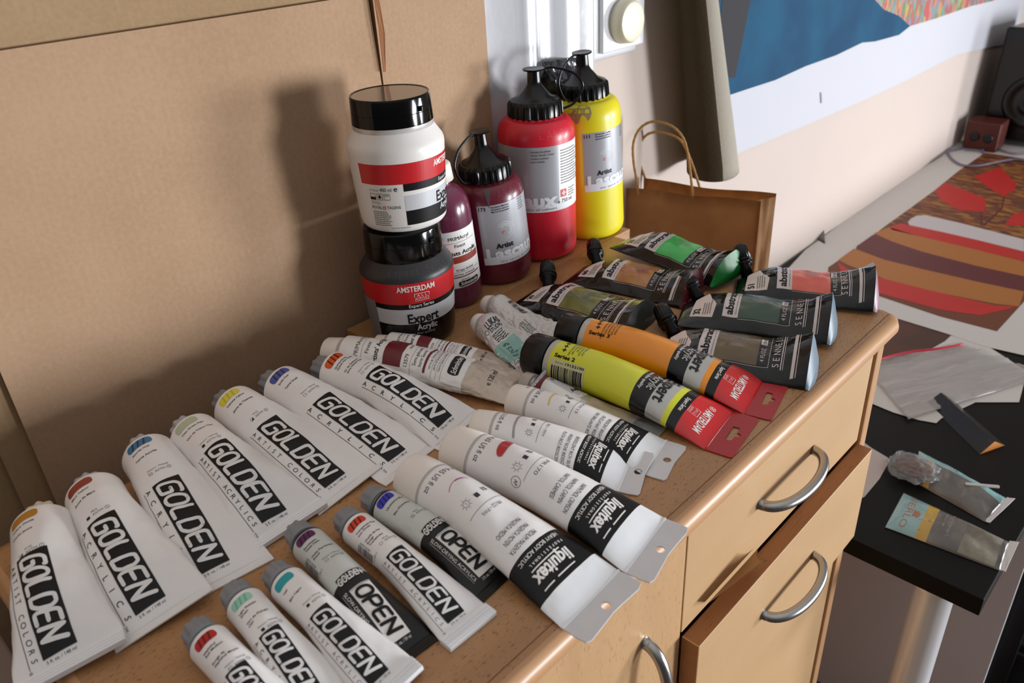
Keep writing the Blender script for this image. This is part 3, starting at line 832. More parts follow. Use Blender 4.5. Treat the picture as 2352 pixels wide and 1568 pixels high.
liquitex(*(0.2948, 0.3984, 0.3023, 0.2427, 0.0210), LW+'thin magenta paint stroke, frontmost of the four', ['MEDIUM MAGENTA', 'MAGENTA MOYEN', 'MAGENTA MEDIO'], 'PR122 • PW6', 1, sw_mag, seed=21, p=1.9, crush=.0007, dents=[(70, 3, .0022, 12)])
liquitex(*(0.3432, 0.3996, 0.3678, 0.2449, 0.0213), LW+'thick red paint dab', ['NAPHTHOL CRIMSON', 'NAPHTOL CARMIN', 'NAFTOL CARMESÍ'], 'PR170', 1, sw_crim, series='S2', ap=True, seed=22, p=2.2, crush=.0006)
liquitex(*(0.3848, 0.4160, 0.4261, 0.3050, 0.0169), LW+'silver grey ring of paint, smaller', ['IRIDESCENT RICH SILVER', 'ARGENT RICHE IRIDESCENT', 'PLATA RICO IRIDISCENTE'], 'PBk11 • PW14', 2, sw_silv, series='S2', big=False, tabx=.017, roll=.09, seed=23, p=2.0, crush=.0005)
liquitex(*(0.4315, 0.4179, 0.4574, 0.2989, 0.0165), LW+'pale gold paint stroke, smaller and rearmost', ['IRIDESCENT BRIGHT GOLD', 'OR ÉCLATANT IRIDESCENT', 'ORO BRILLANTE IRIDESCENTE'], 'PW15', 2, sw_gold, series='S2', big=False, tabx=.019, seed=24, p=2.0, crush=.0005)

mat('paint_acid_yellow', (216, 218, 40), .3, coat=.25); mat('paint_amber', (240, 146, 14), .3, coat=.25)
mat('tube_black', (9, 8, 9), .2, spec=.4); mat('tube_silver', (186, 186, 182), .32, metal=.35); mat('tube_red', (206, 26, 32), .28, coat=.3); mat('tab_dark_red', (170, 22, 34), .35, bump=(500, .25))
def expert_tube(x0, y0, x1, y1, r, label, pm, series, art, lines, **kw):
    t = thing('paint_tube', label, 'paint tube')
    ang = math.atan2(y1-y0, x1-x0); s0 = .005
    x0 += s0*math.cos(ang); y0 += s0*math.sin(ang)
    L = math.hypot(x1-x0, y1-y0); place_tube(t, x0, y0, x1, y1); Lm = L*1000; k = Lm/171; t['group'] = 'fat black capped paint tubes'
    lab = Label(); T = lambda s, u, v, h, m, **a: lab.text(s, u*k, v, h*k, m, ang=-90, **a)
    for i in range(3):
        v = 4-5.4*i; u = 15+.9*i
        lab.rect((u-2.2)*k, v-.55, (u+2.2)*k, v+.55, 'ink_black', 2); lab.rect((u-.6)*k, v-2.1, (u+.6)*k, v+2.1, 'ink_black', 2)
    lab.stroke([(12*k, 8), (17*k, 8), (17*k, 12.5), (12*k, 12.5), (12*k, 8)], .45, 'ink_black', 2); lab.poly([(12*k, 8), (17*k, 8), (17*k, 12.5)], 'ink_black', 2)
    for i, s in enumerate(lines): T(s, 35-3.2*i, 12, 1.9, 'ink_black', w=len(s)*1.18)
    lab.text('Series '+series, 10*k, -16, 3.6, 'ink_black', w=22*k, bold=.03, layer=2)
    if art:
        lab.text('Art.no.', 13*k, -21.6, 2.2, 'ink_grey', layer=2); lab.text(art, 24*k, -21.6, 2.4, 'ink_black', w=20*k, layer=2, bold=.02)
        mat('barcode_ground', (206, 204, 160), .4)
        lab.rect(8*k, -41, 45*k, -18, 'barcode_ground', 1); lab.barcode(10*k, -40, 33*k, 16, 'ink_black', seed=9)
        lab.items[-1] = (lab.items[-1][0], lab.items[-1][1], 'ink_black', 2)
    T('extra fine quality', 97.5, 17, 2.8, 'ink_white', w=32, bold=.02)
    T('Acrylic', 103.6, 14, 7.0, 'tube_silver', w=25, bold=.015, layer=2)
    T('Expert', 113.0, 22, 10.5, 'tube_black', w=40, bold=.022, layer=3)
    T('Expert Series', 135.8, 8, 3.6, 'ink_white', w=21, bold=.012)
    T('AMSTERDAM', 153.5, 11.5, 7.0, 'ink_white', w=34, bold=.02, shear=.05)
    lab.ring(157*k, 15.5, 2.6, .5, 'ink_white'); lab.stroke([(155.6*k, 16.6), (158.4*k, 14.4)], .8, 'ink_white'); lab.stroke([(155.6*k, 14.4), (158.4*k, 16.6)], .8, 'ink_white')
    lab.stroke([(146*k, 2), (151.5*k, 2), (151.5*k, -7), (146*k, -7)], .4, 'ink_white'); T('A L L', 147.2, .6, 2.6, 'ink_white', w=6.4); T('ACRYLICS', 143.2, 1.6, 1.9, 'ink_white', w=8.8); lab.line(142.2*k, 2, 142.2*k, -7, .35, 'ink_white')
    zones = [(.6*k, 'tube_silver'), (4.6*k, 'tube_black'), (5.6*k, pm), (95*k, 'tube_black'), (111.5*k, 'tube_silver'), (126.5*k, pm), (132.5*k, 'tube_black'), (141*k, 'tube_red')]
    tube_mesh('body', L, r, lab, t, base='tube_black', zones=zones, n=90, **kw)
    bm = bmesh.new(); Lc = .027
    prof = [(-.0008, r*.9), (-.001, r*1.03), (-.002, r*1.045), (-Lc+.004, r*1.03), (-Lc+.0015, r*.995), (-Lc, r*.93), (-Lc, r*.4)]
    add_lathe(bm, prof, 72, 'X', 0, M=Matrix.Translation((0, 0, r*1.02)))
    smooth_angle(finish('cap', bm, 'black_plastic', t), 40)
    bm = bmesh.new(); h = half_width(r, .0014); w = .023; hx = L+w*.5
    pts = [(L, -h*.99), (L, h*.99), (L+w*.9, h*.99), (L+w, h*.95), (L+w, -h*.95), (L+w*.9, -h*.99)]
    hole = []
    for a in range(0, 9): hole.append((hx-.0005+.003*math.cos(PI/2+PI*a/8)*1.0, h*0+.0125+.003*math.sin(PI/2+PI*a/8)*0+0) if False else None)
    sc_ = 1.22
    hole = [(hx-.0028, -.0125), (hx-.0034, .0125), (hx-.0022, .0142), (hx+.0008, .0142), (hx+.0022, .0128), (hx+.0022, .0040), (hx+.0052, .0030), (hx+.0062, 0), (hx+.0052, -.0030), (hx+.0022, -.0040), (hx+.0022, -.0128), (hx+.0006, -.0142), (hx-.0018, -.0142)]
    hole = [(hx+(a-hx)*1.15, b*sc_*.62) for a, b in hole]
    add_slab(bm, pts, .0004, .0014, holes=[hole]); finish('hang_tab', bm, 'tab_dark_red', t, smooth=False)
    return t
expert_tube(*(0.4978, 0.4512, 0.5249, 0.2773, 0.0212), 'fat acid yellow paint tube with black screw cap and red end, barcode on its side', 'paint_acid_yellow', '2', '19152190', ['CITROENGEEL LICHT', 'LEMON YELLOW LIGHT', 'ZITRONGELB HELL', 'JAUNE CITRON CLAIR', 'AMARILLO LIMÓN CLARO'], seed=31, p=2.3, crush=.0004)
expert_tube(*(0.5506, 0.4544, 0.5916, 0.2806, 0.0213), 'fat amber orange paint tube with black screw cap and red end', 'paint_amber', '3', None, ['PERMANENTGEEL DONKER', 'PERMANENT YELLOW DEEP', 'PERMANENTGELB DUNKEL', 'JAUNE PERMANENT FONCÉ', 'AMARILLO PERMANENTE OSCURO'], seed=32, p=2.3, crush=.0004)

mat('maroon_ink', (108, 26, 36), .4)
mat('foil_beige', (200, 186, 170), .3, metal=.25, coat=.4, bump=(60, .7), vary=(28, .8, (176, 158, 140)))
mat('foil_silver', (190, 190, 188), .28, metal=.7, bump=(80, .5))
def schmincke(x0, y0, x1, y1, r, label, code, names, ml, f, cap_r, cap_l, v0=-10, **kw):
    t = thing('paint_tube', label, 'paint tube'); L = math.hypot(x1-x0, y1-y0); place_tube(t, x0, y0, x1, y1); Lm = L*1000; t['group'] = 'maroon banded paint tubes'
    lab = Label(); T = lambda s, u, v, h, m='ink_black', **a: lab.text(s, u*f, (v+v0)*f, h*f, m, ang=90, **a)
    T('PRIMAcryl', 20, -10, 4.6, w=26*f, bold=-.005)
    lab.line(23.5*f, -30*f, 23.5*f, 30*f, .3, 'ink_grey'); T('Finest', 31, -6, 4.0)
    T("Artists' Acrylic", 41, -19, 4.6, w=42*f, bold=.02)
    lab.rect(47*f, (v0-14)*f, 66*f, (v0+26)*f, 'maroon_ink', 1)
    for i in range(3): lab.disc((70)*f, (v0+12+3*i)*f, 1.0*f, 'ink_black', n=5)
    T(code, 73, -12, 3.6, w=13*f); lab.line(76*f, -30*f, 76*f, 30*f, .3, 'ink_grey')
    T(names[0], 81.5, -9, 3.2); T(names[1], 87, -9, 3.2); lab.rect(89.5*f, (v0-14)*f, 92.0*f, 30*f, 'maroon_ink', 1)
    for i in range(3): T(names[2+i], 96.5+4.8*i, -9, 2.6, 'ink_grey'); lab.line((93+4.8*i+5.2)*f, -28*f, (93+4.8*i+5.2)*f, 30*f, .25, 'ink_grey')
    a, b = 113*f, 124*f; lab.rrect(a, (v0-8)*f, b, (v0+22)*f, 3.5*f, 'ink_black', 2)
    T('Schmincke', 121.5, -6.5, 5.2, 'ink_white', w=26*f, layer=3, bold=.02, shear=.25)
    zones = [(130*f, 'foil_beige')]
    T('e '+ml+' ml', 156 if f > .8 else 147, -6 if f > .8 else -4, 5.0, w=26*f, layer=2)
    tube_mesh('body', L, r, lab, t, base='label_white', zones=zones, **kw)
    bm = bmesh.new(); M = Matrix.Translation((0, 0, r))
    add_lathe(bm, [(-.002, cap_r*.66), (-.006, cap_r*.66)], 32, 'X', 0, M=M); add_lathe(bm, [(-.006, cap_r*.8), (-.0062, cap_r), (-.006-cap_l*.9, cap_r*.93), (-.006-cap_l, cap_r*.86), (-.006-cap_l, cap_r*.4)], 56, 'X', 0, M=M)
    smooth_angle(finish('cap', bm, 'cap_white', t), 40)
    crimp(t, L, half_width(r, .0014), 'foil_silver', ln=.005)
schmincke(*(0.3791, 0.6185, 0.4652, 0.4495, 0.0199), 'large white labelled paint tube with maroon bands and a wide beige foil end', '13579', ['Siena gebrannt', 'burnt Sienna', 'terre de Sienne brûlée', 'terra di Siena bruciata', 'tierra Siena tostada'], '120', 1.0, .0172, .018, seed=41, p=1.9, crush=.0018, ridges=.5, n=100, m=96, off=.00022)
schmincke(*(0.4289, 0.6114, 0.4857, 0.4951, 0.0128), 'slim white labelled paint tube with maroon bands beside the black jar', '13324', ['Krapp dunkel', 'alizarine crimson', 'garance foncée', 'garanza scuro', 'granza oscuro'], '60', .70, .0092, .011, seed=42, p=1.7, crush=.0010, v0=-6)

# maroon ringed tube with its cap off and a screw beside it
x0, y0, x1, y1, r = (0.4641, 0.4341, 0.4790, 0.3161, 0.0123)
t = thing('paint_tube', 'slim squeezed silver foil paint tube with a maroon ring, beside the acid yellow tube', 'paint tube'); L = math.hypot(x1-x0, y1-y0); place_tube(t, x0, y0, x1, y1)
mat('label_grey', (192, 190, 192), .4)
lab = Label()
lab.rect(8, -19, 47, -1, 'label_white', 1); lab.rect(8, -1, 46, 12, 'label_grey', 1)
lab.text('17', 14, 2, 3.8, 'ink_navy', ang=90, layer=2, bold=.02); lab.text('Artist', 36, 1.5, 4.0, 'ink_navy', ang=90, layer=2, bold=.03); lab.text('L', 44, -1, 7, 'ink_white', ang=90, layer=2, bold=.05)
lab.text('e 45 ml', 46, -5, 3.0, 'ink_black', ang=180, layer=2)
lab.fine(44, -17, 34, 4, 2.2, 'ink_grey', ang=180, seed=4); lab.items[-1] = (lab.items[-1][0], lab.items[-1][1], 'ink_grey', 2)
tube_mesh('body', L, r, lab, t, base='maroon_ink', zones=[(7.5, 'foil_silver'), (52, 'foil_beige'), (96, 'foil_silver')], seed=51, p=1.1, q=1.25, crush=.0013)
bm = bmesh.new(); M = Matrix.Translation((0, 0, r))
add_lathe(bm, [(-.002, .0075), (-.007, .0075)], 32, 'X', 0, M=M)
for k in range(3): add_lathe(bm, [(-.0028-.0016*k, .0075), (-.0034-.0016*k, .0086), (-.004-.0016*k, .0075)], 32, 'X', 0, M=M, close=False)
finish('neck', bm, 'foil_silver', t)
bm = bmesh.new(); add_lathe(bm, [(-.007, .0095), (-.0072, .0112), (-.0175, .0106), (-.0185, .0098), (-.0185, .004)], 48, 'X', 0, M=M)
smooth_angle(finish('cap', bm, 'cap_clear', t) if 'cap_clear' in MATS else (mat('cap_clear', (206, 198, 188), .3, trans=.25), finish('cap', bm, 'cap_clear', t))[1], 40)
crimp(t, L, half_width(r, .0014), 'foil_silver', ln=.004)
# screw leaning over the neck
bm = bmesh.new(); p0 = Vector((0.4367, 0.4208, 0.0300)); p1 = Vector((0.4667, 0.4267, 0.0340)); n = 140; P = []; R = []
for i in range(n+1):
    s = i/n; P.append(p0.lerp(p1, s)); ph = s*11 % 1.0
    R.append((.0013 + (.0008*(1-abs(ph*2-1)) if s > .18 else 0)) * (1 if s < .85 else (1-s)/.15*.9+.1))
add_tube(bm, P, R, seg=14)
d = (p0-p1).normalized()
add_tube(bm, [p0, p0+d*.0016, p0+d*.0024, p0+d*.0030], [.0014, .0034, .0038, .0030], seg=20)
tag(finish('screw', bm, 'screw_metal'), 'steel wood screw lying over the neck of the maroon ringed tube', 'screw')

# two crumpled studio tubes
mat('turquoise_ink', (140, 184, 176), .4)
mat('foil_white', (206, 202, 198), .34, metal=.2, coat=.3, bump=(110, .6))
def studio_tube(x0, y0, x1, y1, r, label, front, **kw):
    t = thing('paint_tube', label, 'paint tube'); L = math.hypot(x1-x0, y1-y0); place_tube(t, x0, y0, x1, y1); Lm = L*1000; t['group'] = 'crumpled white foil tubes'
    lab = Label(); T = lambda s, u, v, h, m='ink_black', **a: lab.text(s, u, v, h, m, ang=90, **a)
    if front:
        T('LUKAS', 14, -14, 7.0, 'ink_navy', w=20, bold=.03, shear=.15); T('STUDIO', 19, -13, 3.6, 'ink_navy', w=17, bold=.02)
        lab.ring(15, -17, 2.2, .4, 'ink_black'); lab.fine(22, -16, 17, 5, -2.3, 'ink_black', ang=90, seed=6)
        lab.rect(34, -26, 58, 6, 'turquoise_ink', 1)
        T('4723', 41, -16, 2.6, layer=2, bold=.02)
        for i, s in enumerate(('Arktis', 'Arctic', 'Arctique', 'Artico')): T(s, 45+3*i, -16, 1.9, layer=2)
        T('ACRYLIQUE . ACRYLIC . ACRILICO', 62, -24, 2.4, w=34)
        zones = None
    else:
        lab.barcode(12, 2, 22, 7, 'ink_black', seed=8); lab.fine(40, -6, 20, 5, 2.4, 'ink_grey', ang=0, seed=9)
        zones = None
    tube_mesh('body', L, r, lab, t, base='foil_white', zones=[(Lm*.9, 'foil_silver')], shoulder=.006, **kw)
    bm = bmesh.new(); M = Matrix.Translation((0, 0, r))
    add_lathe(bm, [(-.003, .0068), (-.0095, .0068)], 32, 'X', 0, M=M)
    finish('neck', bm, 'turquoise_ink' if front else 'foil_silver', t)
    bm = bmesh.new(); add_lathe(bm, [(-.009, .0085), (-.0092, .0118), (-.0125, .0114), (-.0185, .0098), (-.0195, .0088), (-.0195, .003)], 48, 'X', 0, M=M)
    smooth_angle(finish('cap', bm, 'cap_white', t), 40)
    crimp(t, L, half_width(r, .0014), 'foil_silver', ln=.004)
    return t
x0, y0, x1, y1, r = (0.5141, 0.5523, 0.5112, 0.4795, 0.0158)
studio_tube(x0, y0, x1, y1, .0162, 'crumpled white foil paint tube with a pale turquoise block, in front of the maroon bottle', True, seed=61, p=.95, q=1.0, crush=.0042, ridges=.55, n=120, m=120, off=.00035)
x0, y0, x1, y1, r = (0.5547, 0.5771, 0.5636, 0.4861, 0.0146)
studio_tube(x0, y0, x1, y1, .0155, 'crumpled white foil paint tube with a barcode, behind the turquoise marked one', False, seed=62, p=.85, q=1.3, crush=.0042, ridges=.55, n=120, m=120, off=.00035)

# ================================================================== BOTTLES AND JARS
def rev_surface(prof, facing, seg=72):
    """surface of revolution; prof = [(z, r)...] bottom to top; u = arc in mm, 0 where the camera side is"""
    rmax = max(r for z, r in prof)
    th = np.linspace(-PI, PI, seg+1) + facing
    P = np.zeros((len(prof), seg+1, 3)); cols = np.zeros((len(prof), seg+1))
    for i, (z, r) in enumerate(prof):
        P[i, :, 0] = r*np.cos(th); P[i, :, 1] = r*np.sin(th); P[i, :, 2] = z
        cols[i] = (th-facing)*rmax*1000
    return P, [z*1000 for z, r in prof], cols
def rev_body(name, prof, facing, lab, parent, base, zones=(), top_open=False):
    z0 = prof[0][0]
    P, rows, cols = rev_surface(prof, facing)
    mats = [base]; bm = bmesh.new(); zl = []
    for z, m in zones:
        if m not in mats: mats.append(m)
        zl.append((z, mats.index(m)))
    def zone(i, j):
        mi = 0; zz = (rows[i]+rows[i+1])/2
        for z, k in zl:
            if zz >= z: mi = k
        return mi
    add_grid(bm, P[:, :-1], wrap=True, zone=zone)
    bmesh.ops.holes_fill(bm, edges=[e for e in bm.edges if e.is_boundary], sides=0)
    bmesh.ops.recalc_face_normals(bm, faces=bm.faces)
    if lab:
        S = Surf(P, rows, cols, swap=True, K=900)
        apply_label(bm, lab, S, mats, du=1.3, dv=6.0, off=.00016)
    return smooth_angle(finish(name, bm, mats, parent), 50)
def arcprof(z0, r0, z1, r1, n=6, bulge='out'):
    """quarter round from (z0, r0) to (z1, r1)"""
    out = []
    for k in range(n+1):
        a = PI/2*k/n
        out.append((z0+(z1-z0)*math.sin(a), r1+(r0-r1)*math.cos(a)) if bulge == 'out' else (z0+(z1-z0)*(1-math.cos(a)), r0+(r1-r0)*math.sin(a)))
    return out
def fillprof(z0, r0, z1, r1, n): return [(z0+(z1-z0)*k/n, r0+(r1-r0)*k/n) for k in range(1, n+1)]

FACE = math.atan2(-.66, -.68)
def squeeze_bottle(x, y, r, H, label, pm, lab, facing, lean=(0, 0), neck=.0, strap=PI, strap_r=.024, capr=.70, emb='LASCAUX', emb_u=0, stain=None):
    """H = height of the shoulder rim; cap and nozzle on top"""
    t = thing('squeeze_bottle', label, 'bottle', (x, y, .0004), (lean[0], lean[1], 0), 'squeeze bottles in the back row')
    prof = [(0, r*.80), (.0015, r*.86)] + [(.0015+.0125*(1-math.cos(a*PI/16)), r*(.86+.14*math.sin(a*PI/16))) for a in range(1, 9)]
    prof += fillprof(.014, r, H-.022, r, 10)
    prof += arcprof(H-.022, r, H, r*.72, 9)[1:] + [(H+.002, r*.66), (H+.006, r*.64)]
    rev_body('bottle', prof, facing, lab, t, pm)
    cr = r*capr; z = H+.0015
    bm = bmesh.new()
    add_lathe(bm, [(z, cr*.9), (z, cr*1.0), (z+.0015, cr*1.04), (z+.0145, cr*1.02), (z+.0165, cr*.99), (z+.019, cr*.93)], 160, 'Z', 0, mod=lambda th, i: 1.0 if i in (0, 5) else 1+.030*(1 if math.cos(24*th) > .1 else -.7), close=True)
    add_lathe(bm, [(z+.018, cr*.95), (z+.021, cr*.80), (z+.0235, cr*.62), (z+.033, cr*.36), (z+.037, cr*.275), (z+.040, cr*.26), (z+.053, cr*.245), (z+.0533, cr*.15)], 56, 'Z')
    smooth_angle(finish('screw_cap', bm, 'black_plastic', t), 28)
    bm = bmesh.new()
    add_lathe(bm, [(z+.0515, cr*.25), (z+.0530, cr*.40), (z+.0545, cr*.42), (z+.0550, cr*.40), (z+.0545, cr*.22), (z+.0540, cr*.05)], 48, 'Z')
    d = Vector((math.cos(strap), math.sin(strap), 0)); zt = z+.0535
    P = spline([tuple(d*cr*.36+Vector((0, 0, zt))), tuple(d*(cr*.75)+Vector((0, 0, zt+.0005))), tuple(d*(cr*1.15+strap_r*.35)+Vector((0, 0, zt-.008))), tuple(d*(cr*1.10+strap_r*.75)+Vector((0, 0, zt-.024))), tuple(d*(cr*1.12+strap_r*.42)+Vector((0, 0, z+.010))), tuple(d*(cr*1.02)+Vector((0, 0, z+.003)))], 8)
    add_tube(bm, P, [.0016]*len(P), seg=10, flat=1.0)
    smooth_angle(finish('nozzle_lid', bm, 'black_plastic', t), 40)
    return t
mat('bottle_maroon', (104, 28, 46), .32, coat=.15, sss=.06); mat('bottle_red', (206, 26, 50), .36, coat=.1, sss=.1); mat('bottle_yellow', (228, 214, 30), .36, coat=.1, sss=.1)
mat('swiss_red', (214, 40, 34), .4); mat('dried_paint', (158, 140, 96), .5); mat('silver_label', (166, 166, 172), .34, metal=.15, vary=(30, .3, (180, 180, 186))); mat('silver_pale', (226, 228, 234), .4)
mat('emboss_maroon', (122, 44, 60), .3); mat('emboss_red', (222, 60, 78), .3); mat('smear_grey', (82, 72, 76), .5)
def swiss(lab, u, v, s):
    lab.rect(u, v, u+s, v+s, 'swiss_red', 3); lab.rect(u+s*.4, v+s*.18, u+s*.6, v+s*.82, 'ink_white', 4); lab.rect(u+s*.18, v+s*.4, u+s*.82, v+s*.6, 'ink_white', 4)
def front_label(num, lines, u0, v0, w, h, k=1.0, tail='Lascaux'):
    lab = Label(); lab.rect(u0, v0, u0+w, v0+h*.12, 'silver_pale', 1); lab.rect(u0, v0+h*.12, u0+w, v0+h, 'silver_label', 1)
    lab.text(num, u0+2, v0+h-6*k, 4.0*k, 'ink_black', bold=.03, layer=3, space=1.15)
    for i, s in enumerate(lines): lab.text(s, u0+17*k, v0+h-3.6*k-2.9*k*i, 1.7*k, 'ink_black', w=22*k, layer=3, bold=.02)
    cu, cv = u0+31*k, v0+h*.56
    for rr in (5.6, 8.4, 10.6): lab.ring(cu, cv, rr*k, .5*k, 'silver_pale', 2, a0=-60 if rr < 9 else -90, a1=150)
    for a in range(-60, 140, 14): lab.line(cu+6.6*k*math.cos(math.radians(a)), cv+6.6*k*math.sin(math.radians(a)), cu+7.6*k*math.cos(math.radians(a)), cv+7.6*k*math.sin(math.radians(a)), .7*k, 'silver_pale', 2)
    swiss(lab, cu-4*k, cv-4*k, 3.2*k)
    lab.text('Artist', u0+17*k, v0+h*.275, 6.0*k, 'ink_black', w=22*k, bold=.03, layer=4)
    lab.text(tail, u0+4*k, v0+h*.10, 13.0*k, 'silver_pale', w=78*k, bold=.045, layer=3)
    lab.text('the spirit of colours', u0+20*k, v0+h*.03, 2.6*k, 'ink_grey', w=56*k, layer=3, space=1.2)
    return lab
lab = front_label('173', ['Perylene Marron', 'Perylene maroon', 'Marron de perylene'], -15, 31, 80, 76)
lab.fine(38, 104, 12, 5, 3.0, 'ink_grey', seed=12); lab.items[-1] = (lab.items[-1][0], lab.items[-1][1], 'ink_grey', 3)
for i, ch in enumerate('LASCAUX'): lab.text(ch, 2+i*8.5, 113, 8, 'emboss_maroon', layer=2)
lab.poly([(-4, 124), (5, 124.5), (3, 117), (1.5, 110), (0, 104), (-1.5, 112)], 'smear_grey', 3)
squeeze_bottle((0.6480, 0.6679, 0.0000)[0], (0.6480, 0.6679, 0.0000)[1], .0425, .1265, 'dark maroon squeeze bottle with black nozzle cap and silver label', 'bottle_maroon', lab, FACE+.03, lean=(-.02, -.075), strap=PI*1.06, strap_r=.030)
lab = Label(); H0, H1 = 69, 151
lab.rect(-76, H0, 74, H0+9, 'silver_pale', 1); lab.rect(-76, H0+9, 24, H1, 'silver_label', 1); lab.rect(24, H0+9, 74, H1, 'label_white', 1)
lab.text('Lascaux', -73, H0+7.4, 15.5, 'silver_pale', w=95, bold=.05, layer=3); lab.text('the spirit of colours', -34, H0+2.2, 3.2, 'ink_grey', w=54, layer=3)
for i, s in enumerate(('Künstler-Acrylfarbe', "Artists' Acrylic Colour", 'Couleur acrylique', 'pour artistes')): lab.text(s, -11, H1-6.5-4*i, 2.3, 'ink_black', w=len(s)*1.28, layer=3)
lab.fine(27, H1-8, 40, 13, -3.4, 'ink_grey', seed=14); lab.items[-1] = (lab.items[-1][0], lab.items[-1][1], 'ink_grey', 3)
swiss(lab, 26, H0+16, 9.5); lab.text('e 750 ml', 22, H0+8.5, 4.8, 'ink_black', w=24, layer=3)
lab.fine(39, H0+24, 16, 4, -3, 'ink_grey', seed=15); lab.items[-1] = (lab.items[-1][0], lab.items[-1][1], 'ink_grey', 3)
for i, ch in enumerate('LASCAUX'): lab.text(ch, 0+i*8.8, 160, 8.5, 'emboss_red', layer=1)
squeeze_bottle((0.7350, 0.6758, 0.0000)[0], (0.7350, 0.6758, 0.0000)[1], .0485, .1775, 'tall red squeeze bottle with black nozzle cap and silver and white label', 'bottle_red', lab, FACE+.05, lean=(0, -.0), strap=-.62, strap_r=.034, capr=.665)
lab = front_label('111', ['Primärgelb', 'Primary yellow', 'Jaune primaire'], -10, 72, 80, 78, 1.0)
lab.fine(50, 147, 12, 5, -3.0, 'ink_grey', seed=16); lab.items[-1] = (lab.items[-1][0], lab.items[-1][1], 'ink_grey', 3)
lab.poly([(-30, 184), (-12, 183.5), (-2, 183), (3, 181), (4, 175), (1, 168), (-2, 166), (-4, 171), (-8, 174), (-11, 171), (-13, 165), (-17, 162), (-20, 167), (-24, 168), (-28, 172)], 'dried_paint', 1)
squeeze_bottle((0.8327, 0.6674, 0.0000)[0], (0.8327, 0.6674, 0.0000)[1], .0465, .184, 'tall bright yellow squeeze bottle with black nozzle cap, rightmost of the bottles', 'bottle_yellow', lab, FACE+.03, lean=(-.01, -.055), strap=PI*1.04, strap_r=.030, capr=.66)

# translucent maroon medium bottle between the jars and the squeeze bottle
mat('bottle_plum', (98, 36, 62), .25, coat=.35, sss=.05, vary=(14, .5, (120, 52, 78)))
x, y = (0.5647, 0.6560, 0.0000)[0], (0.5647, 0.6560, 0.0000)[1]
t = thing('paint_bottle', 'slim plum coloured bottle with a white label, squeezed between black jar and maroon bottle', 'bottle', (x, y, .0004), (-.01, -.075, 0))
lab = Label(); lab.rect(-62, 28, 62, 98, 'label_white', 1)
T = lambda s, u, v, h, m='ink_black', **a: lab.text(s, u, v, h, m, layer=3, **a)
T('PRIMAcryl', 4, 87, 4.2, w=26); lab.line(-8, 84, 40, 84, .3, 'ink_grey', 3); T('Finest', 10, 78, 4.0); T('Artists Acrylic', -6, 69, 4.6, w=46, bold=.02)
mat('rust_ink', (150, 58, 40), .4)
lab.rect(-4, 59, 44, 67, 'rust_ink', 2); T('13324', -4, 53, 3.0, 'ink_pale'); T('Krapp dunkel', 8, 49, 2.8); lab.line(-4, 47.5, 40, 47.5, .3, 'ink_grey', 3); T('alizarine crimson', 0, 43.5, 2.8, w=32); lab.rect(-4, 41, 40, 42.2, 'maroon_ink', 3)
for i, s in enumerate(('garance', 'garanza', 'granza')): T(s, 12, 37-3.6*i, 2.4, 'ink_grey')
lab.rrect(4, 26.5+4, 34, 36.5, 2.5, 'ink_black', 4) if False else None
lab.rrect(8, 29.5, 36, 36, 2.6, 'ink_black', 4); lab.text('Schmincke', 10, 31, 4, 'ink_white', w=24, layer=5, bold=.02, shear=.25)
# owl crest
lab.disc(-31, 83, 4.0, 'ink_black', 3); lab.disc(-31, 89, 3.0, 'ink_black', 3); lab.disc(-32.2, 89.4, .7, 'label_white', 4); lab.disc(-29.8, 89.4, .7, 'label_white', 4)
lab.poly([(-33.6, 91), (-34, 94), (-32, 91.8)], 'ink_black', 3); lab.poly([(-28.4, 91), (-28, 94), (-30, 91.8)], 'ink_black', 3); lab.disc(-31, 82.5, 1.8, 'ink_pale', 4)
lab.ring(-31, 84, 7.5, .8, 'ink_grey', 3, a0=-50, a1=70); lab.ring(-31, 84, 7.5, .8, 'ink_grey', 3, a0=110, a1=230)
lab.fine(-36, 74, 40, 3, -3, 'ink_black', ang=-90, seed=17); lab.items[-1] = (lab.items[-1][0], lab.items[-1][1], 'ink_black', 3)
T('Pigment PR179', -14, 66, 2.2, 'ink_pale', ang=-90)
r = .0305
prof = [(0, r*.85), (.002, r*.93), (.005, r*.985), (.010, r)] + fillprof(.010, r, .112, r, 12) + arcprof(.112, r, .140, r*.50, 8)[1:] + [(.144, r*.42), (.150, r*.42)]
rev_body('bottle', prof, FACE-.02, lab, t, 'bottle_plum')
bm = bmesh.new(); add_lathe(bm, [(.1485, r*.44), (.1487, r*.56), (.166, r*.52), (.168, r*.46)], 56, 'Z', mod=lambda th, i: 1+.01*math.cos(40*th))
finish('cap', bm, 'cap_white', t)

